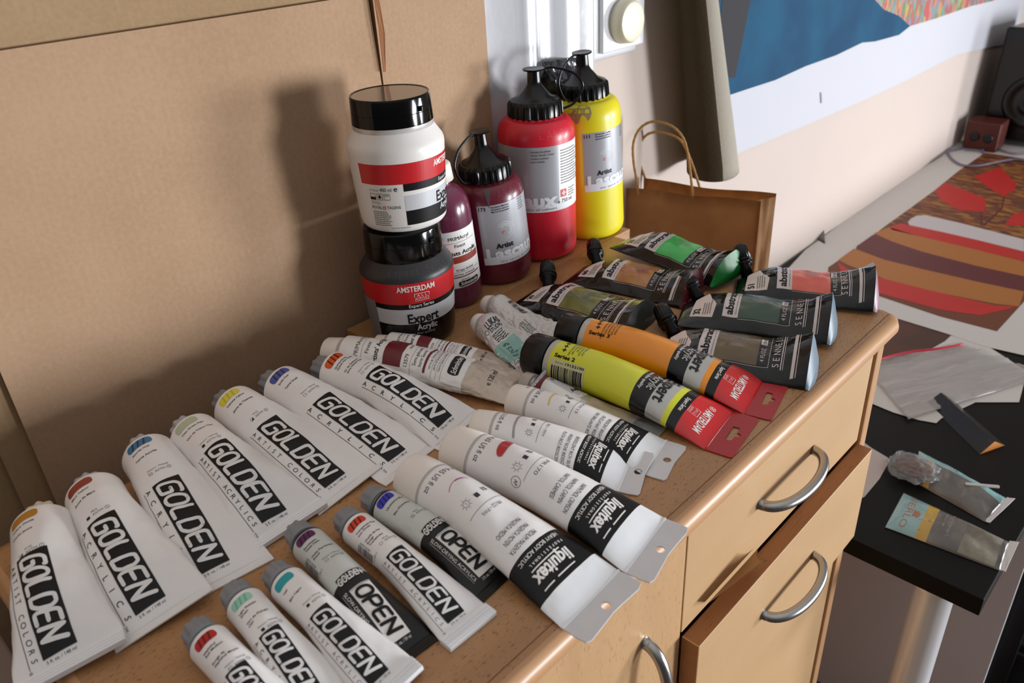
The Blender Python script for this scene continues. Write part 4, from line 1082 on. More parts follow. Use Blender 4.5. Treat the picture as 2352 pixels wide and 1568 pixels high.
# two stacked jars
mat('jar_white', (232, 228, 224), .35, sss=.08); mat('jar_black', (9, 8, 9), .22, spec=.4); mat('jar_dark_grey', (46, 44, 46), .4)
mat('jar_red', (196, 22, 30), .35, coat=.15); mat('ring_silver', (214, 208, 206), .25, metal=.3); mat('lid_disc', (120, 108, 96), .12, coat=.4)  # lid_disc: reflection of the cardboard on a black lid, painted in as brown
def jar(x, y, z, label, white, lab, zones, facing, clear=False):
    t = thing('paint_jar', label, 'jar', (x, y, z), group='stacked paint jars')
    prof = [(0, .0400), (.0012, .0425), (.004, .0447), (.008, .0458)] + fillprof(.008, .0458, .079, .0502, 12) + [(.082, .0500), (.085, .0490)] + fillprof(.085, .0490, .0965, .0412, 5) + [(.098, .040), (.100, .038)]
    rev_body('jar_body', prof, facing, lab, t, 'jar_white' if white else 'jar_black', zones)
    bm = bmesh.new()
    rr = .0408
    add_lathe(bm, [(.0965, rr*.9), (.0965, rr), (.0975, rr*1.01), (.1015, rr*1.01)], 80, 'Z', 1 if white else 0, close=False)
    add_lathe(bm, [(.1015, rr*1.012), (.103, rr*1.012), (.1125, rr*1.0), (.1126, rr*.992), (.1130, rr*.992), (.1132, rr*1.0), (.1255, rr*.985), (.1272, rr*.975), (.1278, rr*.965)], 80, 'Z', 0, close=False)
    add_lathe(bm, [(.1278, rr*.965), (.1276, rr*.93), (.1270, rr*.925)], 80, 'Z', 0, close=False)
    th = facing+.75
    add_lathe(bm, [(-.002, .0032), (.002, .0032)], 12, 'Z', 0, M=Matrix.Translation((rr*math.cos(th), rr*math.sin(th), .1165)))
    ld = smooth_angle(finish('lid', bm, ['black_gloss', 'ring_silver'], t), 30)
    bm = bmesh.new(); add_lathe(bm, [(.1235, rr*.93), (.1270, rr*.93), (.1271, rr*.925)], 80, 'Z'); finish('lid_disc', bm, 'lid_disc' if white else 'black_gloss', t, smooth=False)
    if white: t.scale = (.965, .965, 1.0)
    return t
jx, jy = (0.4790, 0.6350, 0.0000)[0], (0.4790, 0.6350, 0.0000)[1]
FJ = math.atan2(-jy, -jx)
lab = Label()
lab.text('AMSTERDAM', -14, 70, 6.0, 'ink_white', w=41, bold=.02, layer=2)
lab.stroke([(4, 63.5), (4, 67), (20, 67), (20, 63.5)], .5, 'ink_white', 2); lab.text('A L L', 6.5, 63.4, 2.6, 'ink_white', w=11, layer=2); lab.text('ACRYLICS', 4.3, 60, 2.5, 'ink_white', w=15.5, layer=2); lab.line(4, 58.8, 20, 58.8, .4, 'ink_white', 2)
lab.text('Expert Series', -3, 51.5, 3.6, 'ink_white', w=28, layer=2, bold=.01)
lab.text('Expert', -6, 33.0, 10.5, 'ink_black', w=36, bold=.022, layer=3)
lab.text('Acrylic', 3, 24.2, 6.4, 'silver_ink', w=24, bold=.03, layer=4); lab.text('extra fine quality', -10, 19, 2.6, 'ink_pale', w=34, layer=2)
lab.rect(-80, 8, -43, 57, 'silver_dark', 2)
for i, ch in enumerate('Expert Series'): lab.text(ch, -22+i*6.2, 87, 6.5, 'emboss_grey' if 'emboss_grey' in MATS else (mat('emboss_grey', (64, 62, 64), .35), 'emboss_grey')[1], layer=1)
jar(jx, jy, .0004, 'black paint jar with red and silver bands, bottom of the stack of two', False, lab,
    [(30.5, 'silver_ink'), (48, 'jar_black'), (58, 'jar_red'), (78.5, 'jar_dark_grey')], FJ)
lab = Label()
lab.rect(-46, 51, 100, 71, 'jar_red', 1); lab.rect(2, 43.5, 100, 51, 'ink_black', 1); lab.rect(2, 23.5, 100, 39, 'silver_ink', 1); lab.rect(2, 8.5, 100, 23.5, 'ink_black', 1)
T = lambda s, u, v, h, m='ink_black', **a: lab.text(s, u, v, h, m, layer=2, **a)
T('AMSTERDAM', 39, 62, 6.0, 'ink_white', w=41, bold=.02); T('Expert Series', 46, 45.5, 3.6, 'ink_white', w=28); T('Expert', 41, 25.5, 10.5, 'ink_black', w=38, bold=.022); T('Acrylic', 47, 16, 6.2, 'silver_ink', w=24, bold=.03)
T('13.5 fl.oz/', -36, 44.5, 2.1, 'ink_grey', w=11); T('400 ml', -23.5, 44.3, 3.6, w=13); T('℮', -8, 44.3, 4.6, bold=.02)
for i in range(3):
    u = -36+8.2*i; lab.stroke([(u, 36), (u+6.4, 36), (u+6.4, 42), (u, 42), (u, 36)], .35, 'ink_black', 2, False)
lab.rect(-36, 36, -29.6, 38.6, 'ink_black', 2); lab.disc(-24.6, 38.8, 1.5, 'ink_black', 3); lab.poly([(-26, 39.2), (-23.2, 39.2), (-24.6, 41.4)], 'ink_black', 3)
for k in range(3): lab.disc(-18.2+1.6*k, 40.4, .55, 'ink_black', 3)
T('Conforms to', -36, 33.4, 1.3, 'ink_grey'); T('ASTM D-4236', -36, 31.4, 1.3, 'ink_grey')
T('ROYAL', -36, 26.5, 2.9, w=12); swiss(lab, -22.6, 26.3, 3.0); T('TALENS', -18, 26.5, 2.9, w=15)
lab.fine(-36, 23, 22, 8, -2.0, 'ink_grey', seed=18); lab.items[-1] = (lab.items[-1][0], lab.items[-1][1], 'ink_grey', 2)
T('Made in the Netherlands', -17, 5.6, 1.5, 'ink_grey')
jar(jx+.004, jy-.002, .1312-.0004+.0004, 'white paint jar with black lid, standing on top of the black jar', True, lab, [], FJ-.0)

# ================================================================== POUCHES
mat('pouch_black', (9, 8, 9), .16, spec=.5, bump=(38, .6)); mat('pouch_white', (214, 204, 202), .35, coat=.3)
mat('pouch_paper', (222, 208, 198), .6)
def pouch(x, y, yaw, label, colors, num, gus, Lp=.150, W=.086, T0=.020, z=.0005, pitch=0, roll=0, seed=0, spout=True, end_h=.030, spout_dir=(-.55, .75, .35), code='50'):
    """stand-up pouch lying on its back; x axis from the spout end to the open gusset at the bottom"""
    t = thing('paint_pouch', label, 'paint pouch', (x, y, z), (roll, pitch, yaw), 'flat black paint pouches')
    n, m = 46, 41; a0 = W/2
    us = np.linspace(0, 1, n); vs = np.linspace(-1, 1, m)
    top = np.zeros((n, m, 3)); bot = np.zeros((n, m, 3)); cols = np.zeros((n, m))
    for i, u in enumerate(us):
        h = T0*min(1, (u/.30))**.8*(1-.30*max(0, (u-.55)/.45)) + (end_h-T0*.7)*max(0, (u-.70)/.30)**1.6
        ap = a0*(1-.20*math.sin(PI*min(1, max(0, (u-.15)/.85)))**2*.35); ym = min(ap, a0*.30+u*Lp*1.15)
        for j, v in enumerate(vs):
            yy = v*(ym if v > 0 else ap)
            prof = (1-abs(v)**2.4)
            wr = (noise.noise(Vector((u*Lp*38+seed*3.1, v*2.2, seed)))*.0022 + noise.noise(Vector((u*Lp*95+seed, v*5.0, seed)))*.0010)*(prof**.5)*min(1, u*6)
            top[i, j] = (u*Lp, yy, .0012 + h*prof + wr)
            bot[i, j] = (u*Lp, yy, .0004)
        d = np.hypot(np.diff(top[i, :, 1]), np.diff(top[i, :, 2])); arc = np.concatenate([[0], np.cumsum(d)])*1000
        k0 = np.interp(0, vs, arc); cols[i] = arc-k0
    mats = ['pouch_black']; bm = bmesh.new()
    P = np.concatenate([top, bot[:, ::-1]], 1)
    add_grid(bm, P, wrap=True, cap0=True)
    bmesh.ops.recalc_face_normals(bm, faces=bm.faces)
    f0 = max(bm.faces, key=lambda f: f.calc_center_median().z)
    if f0.normal.z < 0: bmesh.ops.reverse_faces(bm, faces=bm.faces[:])
    lab = Label(); u0 = 46
    lab.poly([(12, -26), (36, -30), (38, -12), (31, 4), (26, 22), (14, 8)], 'pouch_paper', 1)
    lab.text(num, 22, -24, 6.5, 'ink_black', ang=90, layer=3, bold=.03); lab.fine(26, -25, 24, 4, -2.4, 'ink_grey', ang=90, seed=seed+20); lab.items[-1] = (lab.items[-1][0], lab.items[-1][1], 'ink_grey', 3)
    lab.rect(u0, -30, u0+16, 40, 'pouch_white', 1)
    lab.text('abstract', u0+10.2, -27, 7.6, 'ink_black', ang=90, w=46, bold=.025, layer=3); lab.text('innovative acrylic', u0+14.2, -26, 1.9, 'ink_grey', ang=90, w=38, layer=3, space=1.2)
    nm = 'pigment_'+str(seed)
    mat(nm, colors[0], .3, coat=.4, vary=(30, .8, colors[1]))
    lab.rect(u0+16, -30, u0+66, 40, nm, 1)
    lab.rect(u0+57, -30, u0+66, 20, 'pouch_black', 2); lab.text('4 FL/OZ', u0+63.5, -26, 4.0, 'pouch_white', ang=90, w=19, layer=3)
    lab.rect(u0+58, -2, u0+64, 10, 'pouch_white', 3); lab.text('120 ml', u0+63, -1, 3.2, 'ink_black', ang=90, w=10, layer=4)
    for rr in (1.5, 3.5, 5.5, 7.5, 9.0): lab.ring(u0+37, 2, rr, .25, 'ink_pale', 2, n=20)
    for a in range(0, 360, 24): lab.line(u0+37+2*math.cos(math.radians(a)), 2+2*math.sin(math.radians(a)), u0+37+9.2*math.cos(math.radians(a+8)), 2+9.2*math.sin(math.radians(a+8)), .22, 'ink_pale', 2)
    lab.line(u0+16, -31.5, u0+68, -31.5, .4, 'pouch_white', 2); lab.line(u0+68, -31.5, u0+68, 30, .4, 'pouch_white', 2)
    e = Lp*1000
    for i, ch in enumerate('SENNELIER'): lab.text(ch, e-26.5, -31+i*7.2, 6.0, 'pouch_white', ang=90, layer=2, shear=0)
    for uu, w in ((e-24.5, .9), (e-22.6, .5), (e-13.5, 3.0), (e-10.4, .7)): lab.line(uu, -34 if uu < e-20 else -44, uu, 44, w, 'pouch_white', 2)
    S = Surf(top, us*Lp*1000, cols, lo=float(cols.min(axis=1).max())*1.6 if False else -60, hi=60)
    apply_label(bm, lab, S, mats, du=2.2, dv=2.2, off=.00022)
    # trim artwork beyond the edges of the film
    finish('film_bag', bm, mats, t)
    # folded bottom gusset
    gm = 'gusset_'+str(seed); mat(gm, tuple(int(c*.85) for c in gus), .42, spec=.4); i = n-1
    bm = bmesh.new(); R = []; lens = (1-np.abs(vs)**3)
    for f, dx in ((0, 0), (.30, .0035), (.7, .0068), (1.0, .0095), (1.0, .004)):
        row = top[i]*(1-f)+bot[i]*f; row = row.copy(); row[:, 0] += dx*(.35+.65*lens); R.append(row)
    add_grid(bm, np.array(R), wrap=False); bmesh.ops.recalc_face_normals(bm, faces=bm.faces)
    finish('gusset', bm, gm, t)
    if spout:
        d = Vector(spout_dir).normalized(); p = Vector((.012, a0*.62, .006)); q = d.to_track_quat('Z', 'Y').to_matrix().to_4x4()
        bm = bmesh.new(); M = Matrix.Translation(p) @ q
        add_lathe(bm, [(-.006, .0075), (.009, .0062), (.0095, .0098), (.011, .0100), (.0112, .0070), (.0135, .0070), (.0137, .0108), (.0155, .0110), (.0158, .0092)], 40, 'Z', 0, M=M)
        sp = finish('spout', bm, 'black_plastic', t)
        bm = bmesh.new(); add_lathe(bm, [(.0158, .0092), (.0160, .0100), (.0330, .0088), (.0352, .0080), (.0358, .0066)], 72, 'Z', 0, M=M, mod=lambda th, i: 1+.03*math.cos(18*th))
        finish('screw_lid', bm, 'black_plastic', t)
    return t
PL = 'black flat paint pouch, '
pouch(.621, .594, math.radians(-83), PL+'olive green window, nearest the crumpled foil tubes', ((62, 66, 40), (130, 130, 50)), '29', (60, 66, 64), seed=1, end_h=.026)
pouch(.710, .588, math.radians(-79), PL+'dark red and yellow window, in front of the tall bottles', ((150, 46, 50), (196, 150, 70)), '60', (110, 24, 36), seed=2, W=.082, end_h=.030)
pouch(.800, .578, math.radians(-92), PL+'bright green window, rearmost beside the paper bag', ((66, 196, 92), (58, 180, 84)), '25', (20, 150, 60), seed=3, W=.078, z=.016, pitch=.06, end_h=.030, spout=False)
pouch(.782, .412, math.radians(-63), PL+'coral orange window, nearest the right corner', ((222, 84, 66), (232, 110, 90)), '51', (176, 142, 156), seed=4, W=.084, z=.004, end_h=.036, spout_dir=(-.35, .75, .7), Lp=.147)
pouch(.690, .424, math.radians(-67), PL+'dark green window, between the coral and brown ones', ((30, 66, 46), (38, 74, 52)), '32', (118, 142, 158), seed=5, W=.082, z=.006, end_h=.034, Lp=.152)
pouch(.612, .405, math.radians(-68), PL+'olive brown window, beside the amber tube', ((104, 84, 44), (88, 70, 36)), '20', (128, 150, 168), seed=6, W=.084, end_h=.034, Lp=.150)


# ================================================================== ON AND BESIDE THE WALL
# dimmer switch
mat('switch_white', (216, 216, 221), .3, coat=.2); mat('dial_cream', (226, 218, 194), .35)
sx, sz = .983, .256
t = thing('dimmer_switch', 'white square light switch with a round cream dial on the wall', 'light switch', (sx, WALL-.0005, sz))
bm = bmesh.new(); add_box(bm, -.062, -.010, -.052, .046, 0, .075, bev=.006, seg=4); smooth_angle(finish('frame', bm, 'switch_white', t), 40)
bm = bmesh.new(); add_box(bm, -.046, -.017, -.042, .052, -.0095, .066, bev=.002); finish('cover_plate', bm, 'switch_white', t, smooth=False)
bm = bmesh.new(); add_lathe(bm, [(.016, .030), (.018, .0305), (.032, .0285), (.035, .0262), (.036, .022), (.036, .002)], 64, 'Z', 0, M=Matrix.Translation((0, 0, -.004)) @ Matrix.Rotation(PI/2, 4, 'X'))
smooth_angle(finish('dial', bm, 'dial_cream', t), 35)

# unframed painting pinned to the wall, left edge curling into the room
mat('canvas_white', (196, 196, 204), .8, bump=(300, .1)); mat('canvas_back', (96, 82, 62), .9, bump=(180, .3), vary=(20, .4, (84, 70, 52))); mat('canvas_fringe', (212, 204, 190), .9, bump=(500, .35))
mat('paint_blue', (14, 64, 98), .65, spec=.12, vary=(9, .7, (22, 88, 120))); mat('paint_charcoal', (50, 48, 52), .7, spec=.2); mat('paint_navy_line', (22, 60, 96), .5)
def speckle(name, cols, stretch=(1, 1, 1), scale=120):
    m = bpy.data.materials.new(name); m.use_nodes = True; nt = m.node_tree; b = nt.nodes['Principled BSDF']; b.inputs['Roughness'].default_value = .6
    tc = nt.nodes.new('ShaderNodeTexCoord'); mp = nt.nodes.new('ShaderNodeMapping'); mp.inputs['Scale'].default_value = stretch
    nt.links.new(tc.outputs['Object'], mp.inputs['Vector'])
    v = nt.nodes.new('ShaderNodeTexVoronoi'); v.inputs['Scale'].default_value = scale; nt.links.new(mp.outputs['Vector'], v.inputs['Vector'])
    sp = nt.nodes.new('ShaderNodeSeparateColor'); nt.links.new(v.outputs['Color'], sp.inputs['Color'])
    cr = nt.nodes.new('ShaderNodeValToRGB'); cr.color_ramp.interpolation = 'CONSTANT'
    while len(cr.color_ramp.elements) < len(cols): cr.color_ramp.elements.new(.5)
    for i, c in enumerate(cols):
        cr.color_ramp.elements[i].position = i/len(cols); cr.color_ramp.elements[i].color = lin(c)
    nt.links.new(sp.outputs['Red'], cr.inputs['Fac']); nt.links.new(cr.outputs['Color'], b.inputs['Base Color']); MATS[name] = m
speckle('paint_confetti', [(176, 62, 66), (96, 140, 130), (150, 84, 84), (90, 120, 84), (186, 110, 90), (110, 130, 150), (160, 150, 70)], (1, 1, .45), 95)
speckle('paint_hatch', [(112, 66, 34), (140, 78, 34), (106, 54, 34), (164, 108, 36), (96, 48, 34)], (1.0, .35, 1), 110)
t = thing('wall_painting', 'unframed blue painting with white margin hanging on the wall, left edge curled', 'painting', (1.4, WALL, 0))
def flat_poly(bm, pts, off, mi, th=0.0, axis='Y'):
    """polygon standing on the wall (axis Y) or lying (axis Z), pushed off the surface by off"""
    o = Vector((0, -off, 0)) if axis == 'Y' else Vector((0, 0, off))
    b2 = bmesh.new(); vs = [b2.verts.new(Vector(p)+o) for p in pts]
    ed = [b2.edges.new((vs[i], vs[(i+1) % len(vs)])) for i in range(len(vs))]
    bmesh.ops.triangle_fill(b2, edges=ed, use_beauty=True)
    want = Vector((0, -1, 0)) if axis == 'Y' else Vector((0, 0, 1))
    b2.normal_update()
    fl = [f for f in b2.faces if f.normal.dot(want) < 0]
    if fl: bmesh.ops.reverse_faces(b2, faces=fl)
    if th:
        r = bmesh.ops.extrude_face_region(b2, geom=b2.faces[:]); bmesh.ops.translate(b2, vec=-want*th, verts=[g for g in r['geom'] if isinstance(g, bmesh.types.BMVert)])
        bmesh.ops.recalc_face_normals(b2, faces=b2.faces)
    for f in b2.faces: f.material_index = mi
    merge(bm, b2)
bm = bmesh.new()
flat_poly(bm, [(1.1894, 0.7410, 0.3118), (1.2087, 0.7410, 0.2532), (1.2696, 0.7410, 0.0908), (1.3253, 0.7410, -0.0399), (1.3920, 0.7410, -0.0371), (1.6533, 0.7410, -0.0455), (1.9438, 0.7410, -0.0522), (2.2115, 0.7410, -0.0550), (2.4260, 0.7410, -0.0524), (2.5974, 0.7410, -0.0514), (2.9280, 0.7410, -0.0805), (3.1806, 0.7410, -0.1067), (3.1859, 0.7410, -0.0284), (3.1715, 0.7410, 0.0264), (3.1522, 0.7410, 0.1435)], .0, 0, .0012)
flat_poly(bm, [(1.1886, 0.7405, 0.3119), (1.2079, 0.7405, 0.2533), (1.2685, 0.7405, 0.0925), (1.3274, 0.7405, 0.0819), (1.3832, 0.7405, 0.0806), (1.4914, 0.7405, 0.0774), (1.6174, 0.7405, 0.0819), (1.7584, 0.7405, 0.0805), (1.8892, 0.7405, 0.0865), (1.9639, 0.7405, 0.0781), (2.0406, 0.7405, 0.0745), (2.1075, 0.7405, 0.0717), (2.1706, 0.7405, 0.0828), (2.0831, 0.7405, 0.1179), (1.9852, 0.7405, 0.1433), (1.9257, 0.7405, 0.1703), (1.8687, 0.7405, 0.2536)], .0003, 1)
flat_poly(bm, [(1.8687, 0.7405, 0.2536), (1.9257, 0.7405, 0.1703), (1.9852, 0.7405, 0.1433), (2.0831, 0.7405, 0.1179), (2.1706, 0.7405, 0.0828), (2.3504, 0.7405, 0.0774), (2.6219, 0.7405, 0.0741), (2.8206, 0.7405, 0.0646), (3.8201, 0.7405, 0.0863)], .0003, 2)
flat_poly(bm, [(1.3690, 0.7400, 0.2624), (1.3669, 0.7400, 0.2335), (1.3523, 0.7400, 0.1726), (1.3356, 0.7400, 0.1101), (1.3080, 0.7400, 0.1150), (1.2692, 0.7400, 0.2056), (1.2717, 0.7400, 0.2459), (1.2762, 0.7400, 0.2719)], .0003, 3)
flat_poly(bm, [(1.7032, 0.7400, 0.0139), (1.7098, 0.7400, 0.0127), (1.7191, 0.7400, -0.0111), (1.7128, 0.7400, -0.0108)], .0003, 4)
o = finish('painted_sheet', bm, ['canvas_white', 'paint_blue', 'paint_confetti', 'paint_charcoal', 'silver_dark'], None, smooth=False); loc(t, o)
bm = bmesh.new(); rows = []; nz = 40; na = 44
for i in range(nz+1):
    z = .48 + (-.006-.48)*i/nz; f = (z-.272)/(-.018-.272)
    xl = 1.066+(1.126-1.066)*f; xr = 1.137+(1.238-1.137)*f
    r = max(.025, (xr-xl)/2*.80); cxx = (xl+xr)/2+.004; cy = .682
    row = []
    a = math.radians(95); w0 = Vector((cxx+r+.055, WALL-.003, z)); w1 = Vector((cxx+r*math.cos(a), cy+r*math.sin(a), z))
    for k in range(6):
        u = k/6; row.append(bm.verts.new(w0.lerp(w1, u)+Vector((0, .012*math.sin(PI*u), 0))))
    for k in range(na+1):
        a = math.radians(95+225*k/na)
        rr = r*(1-.10*max(0, (k/na-.6)))
        jag = .0016*noise.noise(Vector((i*1.7, 3, 0))) if k == na else 0
        zz = z + .010*math.sin(math.radians((k/na)*180))*(-1 if i == nz else 0)
        row.append(bm.verts.new((cxx+rr*math.cos(a)+jag, cy+rr*math.sin(a), zz)))
    rows.append(row)
for i in range(nz):
    for k in range(na+6):
        f = bm.faces.new((rows[i][k], rows[i][k+1], rows[i+1][k+1], rows[i+1][k])); f.material_index = 1 if k >= na*.61+6 else 0
r_ = bmesh.ops.solidify(bm, geom=bm.faces[:], thickness=.0012)
o = finish('curled_edge', bm, ['canvas_back', 'canvas_fringe'], None); loc(t, o)

# brown paper carrier bag standing on the desk beside the dresser
mat('kraft_paper', (196, 150, 102), .75, bump=(26, .7), vary=(14, .5, (134, 92, 56))); mat('kraft_cord', (170, 128, 76), .8, bump=(900, .6))
BX0, BY0 = 1.012, .738
BX1, BY1 = (1.0750, 0.5357, -0.0040)[:2]
t = thing('paper_bag', 'brown kraft paper carrier bag with twisted cord handles beside the dresser', 'paper bag', (1.08, .62, DESK))
d = Vector((BX1-BX0, BY1-BY0, 0)); n_ = Vector((-d.y, d.x, 0)).normalized()
def bagwall(p, q, name, ztop, seed, crease=None):
    bm = bmesh.new(); N, K = 26, 16; G = []
    for i in range(N+1):
        col = []
        for k in range(K+1):
            s = i/N; z = DESK+.0008+(ztop(s)-DESK-.0008)*k/K; b = Vector(p).lerp(Vector(q), s)
            w = .004*noise.noise(Vector((s*3+seed, k*.28, seed)))*min(1, k/4)*math.sin(PI*s)
            if crease: w += crease(s)*min(1, k/5)
            nn = Vector((-(q[1]-p[1]), q[0]-p[0], 0)).normalized()
            col.append(bm.verts.new((b.x+nn.x*w, b.y+nn.y*w, z)))
        G.append(col)
    for i in range(N):
        for k in range(K): bm.faces.new((G[i][k], G[i+1][k], G[i+1][k+1], G[i][k+1]))
    bmesh.ops.solidify(bm, geom=bm.faces[:], thickness=.0005)
    return loc(t, finish(name, bm, 'kraft_paper'))
A0 = (BX0, BY0); A1 = (BX1, BY1); dep = .052
C0 = (BX0+.048, BY0); C1 = (1.1103, 0.5297, -0.0020)[:2]
zt = lambda s: -.004 + .0015*math.sin(s*9)
bagwall(A0, A1, 'front_panel', zt, 1, crease=lambda s: -.0025*math.exp(-((s-.30)/.012)**2)-.0025*math.exp(-((s-.60)/.012)**2))
bagwall(C0, C1, 'back_panel', lambda s: -.002+.002*math.sin(s*7+1), 2)
mid = ((A1[0]+C1[0])/2-.012, (A1[1]+C1[1])/2+.012)
bagwall(A1, mid, 'side_gusset', lambda s: -.005, 3); bagwall(mid, C1, 'side_gusset', lambda s: -.005, 4)
bm = bmesh.new(); add_box(bm, 0, 0, DESK+.0004, 1, 1, DESK+.0009); bm.free()
def cord(px, name='cord_handle'):
    bm = bmesh.new(); P = spline(px, 8); add_tube(bm, P, [.0021*(1+.12*math.sin(i*2.1)) for i in range(len(P))], seg=10)
    return loc(t, finish(name, bm, 'kraft_cord'))
cord([(1.0185, 0.7181, -0.0117), (1.0175, 0.7213, 0.0075), (1.0155, 0.7274, 0.0409), (1.0153, 0.7281, 0.0699), (1.0184, 0.7186, 0.0929), (1.0247, 0.6994, 0.1047), (1.0332, 0.6736, 0.1004), (1.0388, 0.6564, 0.0858), (1.0417, 0.6477, 0.0645), (1.0440, 0.6406, 0.0277), (1.0456, 0.6357, -0.0038), (1.0460, 0.6345, -0.0136)])
cord([(1.0676, 0.7327, -0.0263), (1.0666, 0.7360, -0.0102), (1.0631, 0.7475, 0.0196), (1.0624, 0.7497, 0.0498), (1.0657, 0.7390, 0.0690), (1.0713, 0.7206, 0.0752), (1.0783, 0.6981, 0.0713), (1.0832, 0.6822, 0.0608), (1.0878, 0.6672, 0.0312), (1.0917, 0.6546, -0.0018), (1.0935, 0.6487, -0.0201), (1.0941, 0.6467, -0.0316)])

# crinkled clear wrapper stuck behind the two tall bottles
mat('cellophane', (120, 120, 128), .12, metal=.35, coat=.6, bump=(38, 1.0), vary=(45, .9, (38, 36, 42)))
bm = bmesh.new(); G = []
Q = [Vector(p) for p in [(0.7947, 0.7220, 0.2280), (0.8774, 0.7220, 0.2222), (0.8899, 0.7220, 0.0992), (0.7924, 0.7220, 0.1223)]]
N = 22
for i in range(N+1):
    row = []
    for j in range(N+1):
        u, v = i/N, j/N; p = Q[0].lerp(Q[1], u).lerp(Q[3].lerp(Q[2], u), v)
        w = .012*noise.noise(Vector((u*5, v*6, 2)))+.006*noise.noise(Vector((u*13, v*12, 5)))
        row.append(bm.verts.new((p.x, p.y-.006+w*.6, p.z)))
    G.append(row)
for i in range(N):
    for j in range(N): bm.faces.new((G[i][j], G[i][j+1], G[i+1][j+1], G[i+1][j]))
bmesh.ops.solidify(bm, geom=bm.faces[:], thickness=.0008)
tag(finish('cellophane_wrapper', bm, 'cellophane', smooth=False), 'crinkled shiny clear wrapper standing behind the red and yellow bottles', 'wrapper')

# ================================================================== THE BLACK DESK and what lies on it
mat('desk_black', (9, 8, 8), .5, spec=.18, vary=(60, .3, (15, 13, 12))); mat('desk_edge', (24, 17, 14), .5)
mat('leg_white', (224, 222, 224), .28, metal=.3); mat('panel_white', (196, 186, 186), .55); mat('panel_edge_lit', (232, 232, 236), .4)
t = thing('desk', 'black desk top on a thick white leg, strewn with papers, right of the dresser', 'desk', (1.5, .4, FLOOR))
bm = bmesh.new(); add_box(bm, .872, .091, DESK-.028, 3.30, WALL-.004, DESK, bev=.0012)
loc(t, finish('desk_top', bm, 'desk_black', smooth=False))
bm = bmesh.new(); add_lathe(bm, [(FLOOR+.001, .028), (FLOOR+.006, .0245), (DESK-.034, .0245), (DESK-.033, .032), (DESK-.0285, .032)], 56, 'Z', M=Matrix.Translation((.905, .150, 0)))
loc(t, smooth_angle(finish('leg', bm, 'leg_white'), 40))
bm = bmesh.new(); add_box(bm, 1.200, .088, FLOOR+.001, 1.220, .73, DESK-.029); 
for f in bm.faces: f.material_index = 1 if f.normal.y < -.5 else 0  # front edge takes a paler white, the light on it put into the colour
loc(t, finish('side_board', bm, ['panel_white', 'panel_edge_lit'], smooth=False))
bm = bmesh.new(); add_box(bm, 1.224, .060, FLOOR+.001, 1.262, .72, DESK-.03)
tag(finish('storage_case', bm, 'black_plastic', smooth=False), 'black case standing behind the white side board under the desk', 'case')
mat('box_green', (86, 150, 40), .5); mat('cloth_red', (126, 12, 26), .8); mat('box_black', (26, 26, 30), .5)
bm = bmesh.new(); add_box(bm, 1.36, -.02, -.80, 1.72, .30, -.62, bev=.006); add_box(bm, 1.35, -.03, -.63, 1.73, .31, -.61, bev=.004)
tag(finish('storage_box', bm, 'box_green', smooth=False), 'green lidded box at the right edge under the desk', 'box')
bm = bmesh.new(); add_box(bm, 1.30, -.06, FLOOR+.001, 1.76, .34, -.802, bev=.005); add_box(bm, 1.293, -.067, -.84, 1.767, .347, -.82, bev=.003)
tag(finish('storage_box', bm, 'box_black', smooth=False), 'black box on the floor carrying the green box', 'box')
bm = bmesh.new()
for i in range(4): add_box(bm, 1.30+.02*i, -.46+.01*i, FLOOR+.002+.03*i, 1.80-.01*i, -.09, FLOOR+.030+.03*i, bev=.010, seg=3)
tag(finish('folded_cloth', bm, 'cloth_red'), 'folded dark red cloth lying on the floor in the bottom right corner', 'cloth')

mat('paper_white', (214, 210, 206), .75); mat('paper_grey', (196, 186, 182), .75); mat('p_red', (196, 34, 26), .55, vary=(14, .4, (184, 26, 34))); mat('p_ochre', (176, 110, 44), .55); mat('p_maroon', (98, 30, 34), .55); mat('p_brown', (112, 58, 30), .6); mat('p_pale', (206, 200, 202), .6)
mat('p_dark', (74, 44, 32), .6, vary=(18, .9, (96, 52, 32)))
K = lambda pts: pts
bm = bmesh.new()
flat_poly(bm, [(1.5575, 0.7136, -0.3610), (1.7371, 0.7397, -0.3610), (1.8719, 0.7424, -0.3610), (2.0282, 0.7493, -0.3610), (2.1840, 0.7442, -0.3610), (2.4104, 0.7473, -0.3610), (2.6367, 0.7401, -0.3610), (2.8144, 0.7473, -0.3610), (2.8962, 0.6946, -0.3610), (2.9802, 0.6008, -0.3610), (2.9645, 0.5133, -0.3610), (2.1024, 0.3088, -0.3610), (1.5175, 0.2169, -0.3610), (1.5093, 0.2810, -0.3610), (1.5176, 0.3516, -0.3610), (1.5226, 0.4441, -0.3610), (1.5356, 0.5148, -0.3610), (1.5383, 0.5946, -0.3610)], .0022, 0, .0006, axis='Z')
Z = 'Z'
flat_poly(bm, [(1.6723, 0.6542, -0.3610), (1.7998, 0.6501, -0.3610), (2.0102, 0.6515, -0.3610), (2.1465, 0.6497, -0.3610), (2.3201, 0.6486, -0.3610), (2.5229, 0.6533, -0.3610), (2.7514, 0.6489, -0.3610), (2.7472, 0.5396, -0.3610), (2.7074, 0.4523, -0.3610), (1.7457, 0.2767, -0.3610), (1.5819, 0.2805, -0.3610), (1.5799, 0.3823, -0.3610), (1.5993, 0.5248, -0.3610), (1.6192, 0.6318, -0.3610)], .0024, 1, axis=Z)
flat_poly(bm, [(1.6723, 0.6542, -0.3610), (1.7998, 0.6501, -0.3610), (2.0102, 0.6515, -0.3610), (1.9850, 0.3396, -0.3610), (1.7457, 0.2767, -0.3610), (1.5819, 0.2805, -0.3610), (1.5799, 0.3823, -0.3610), (1.5993, 0.5248, -0.3610), (1.6192, 0.6318, -0.3610)], .0025, 6, axis=Z)
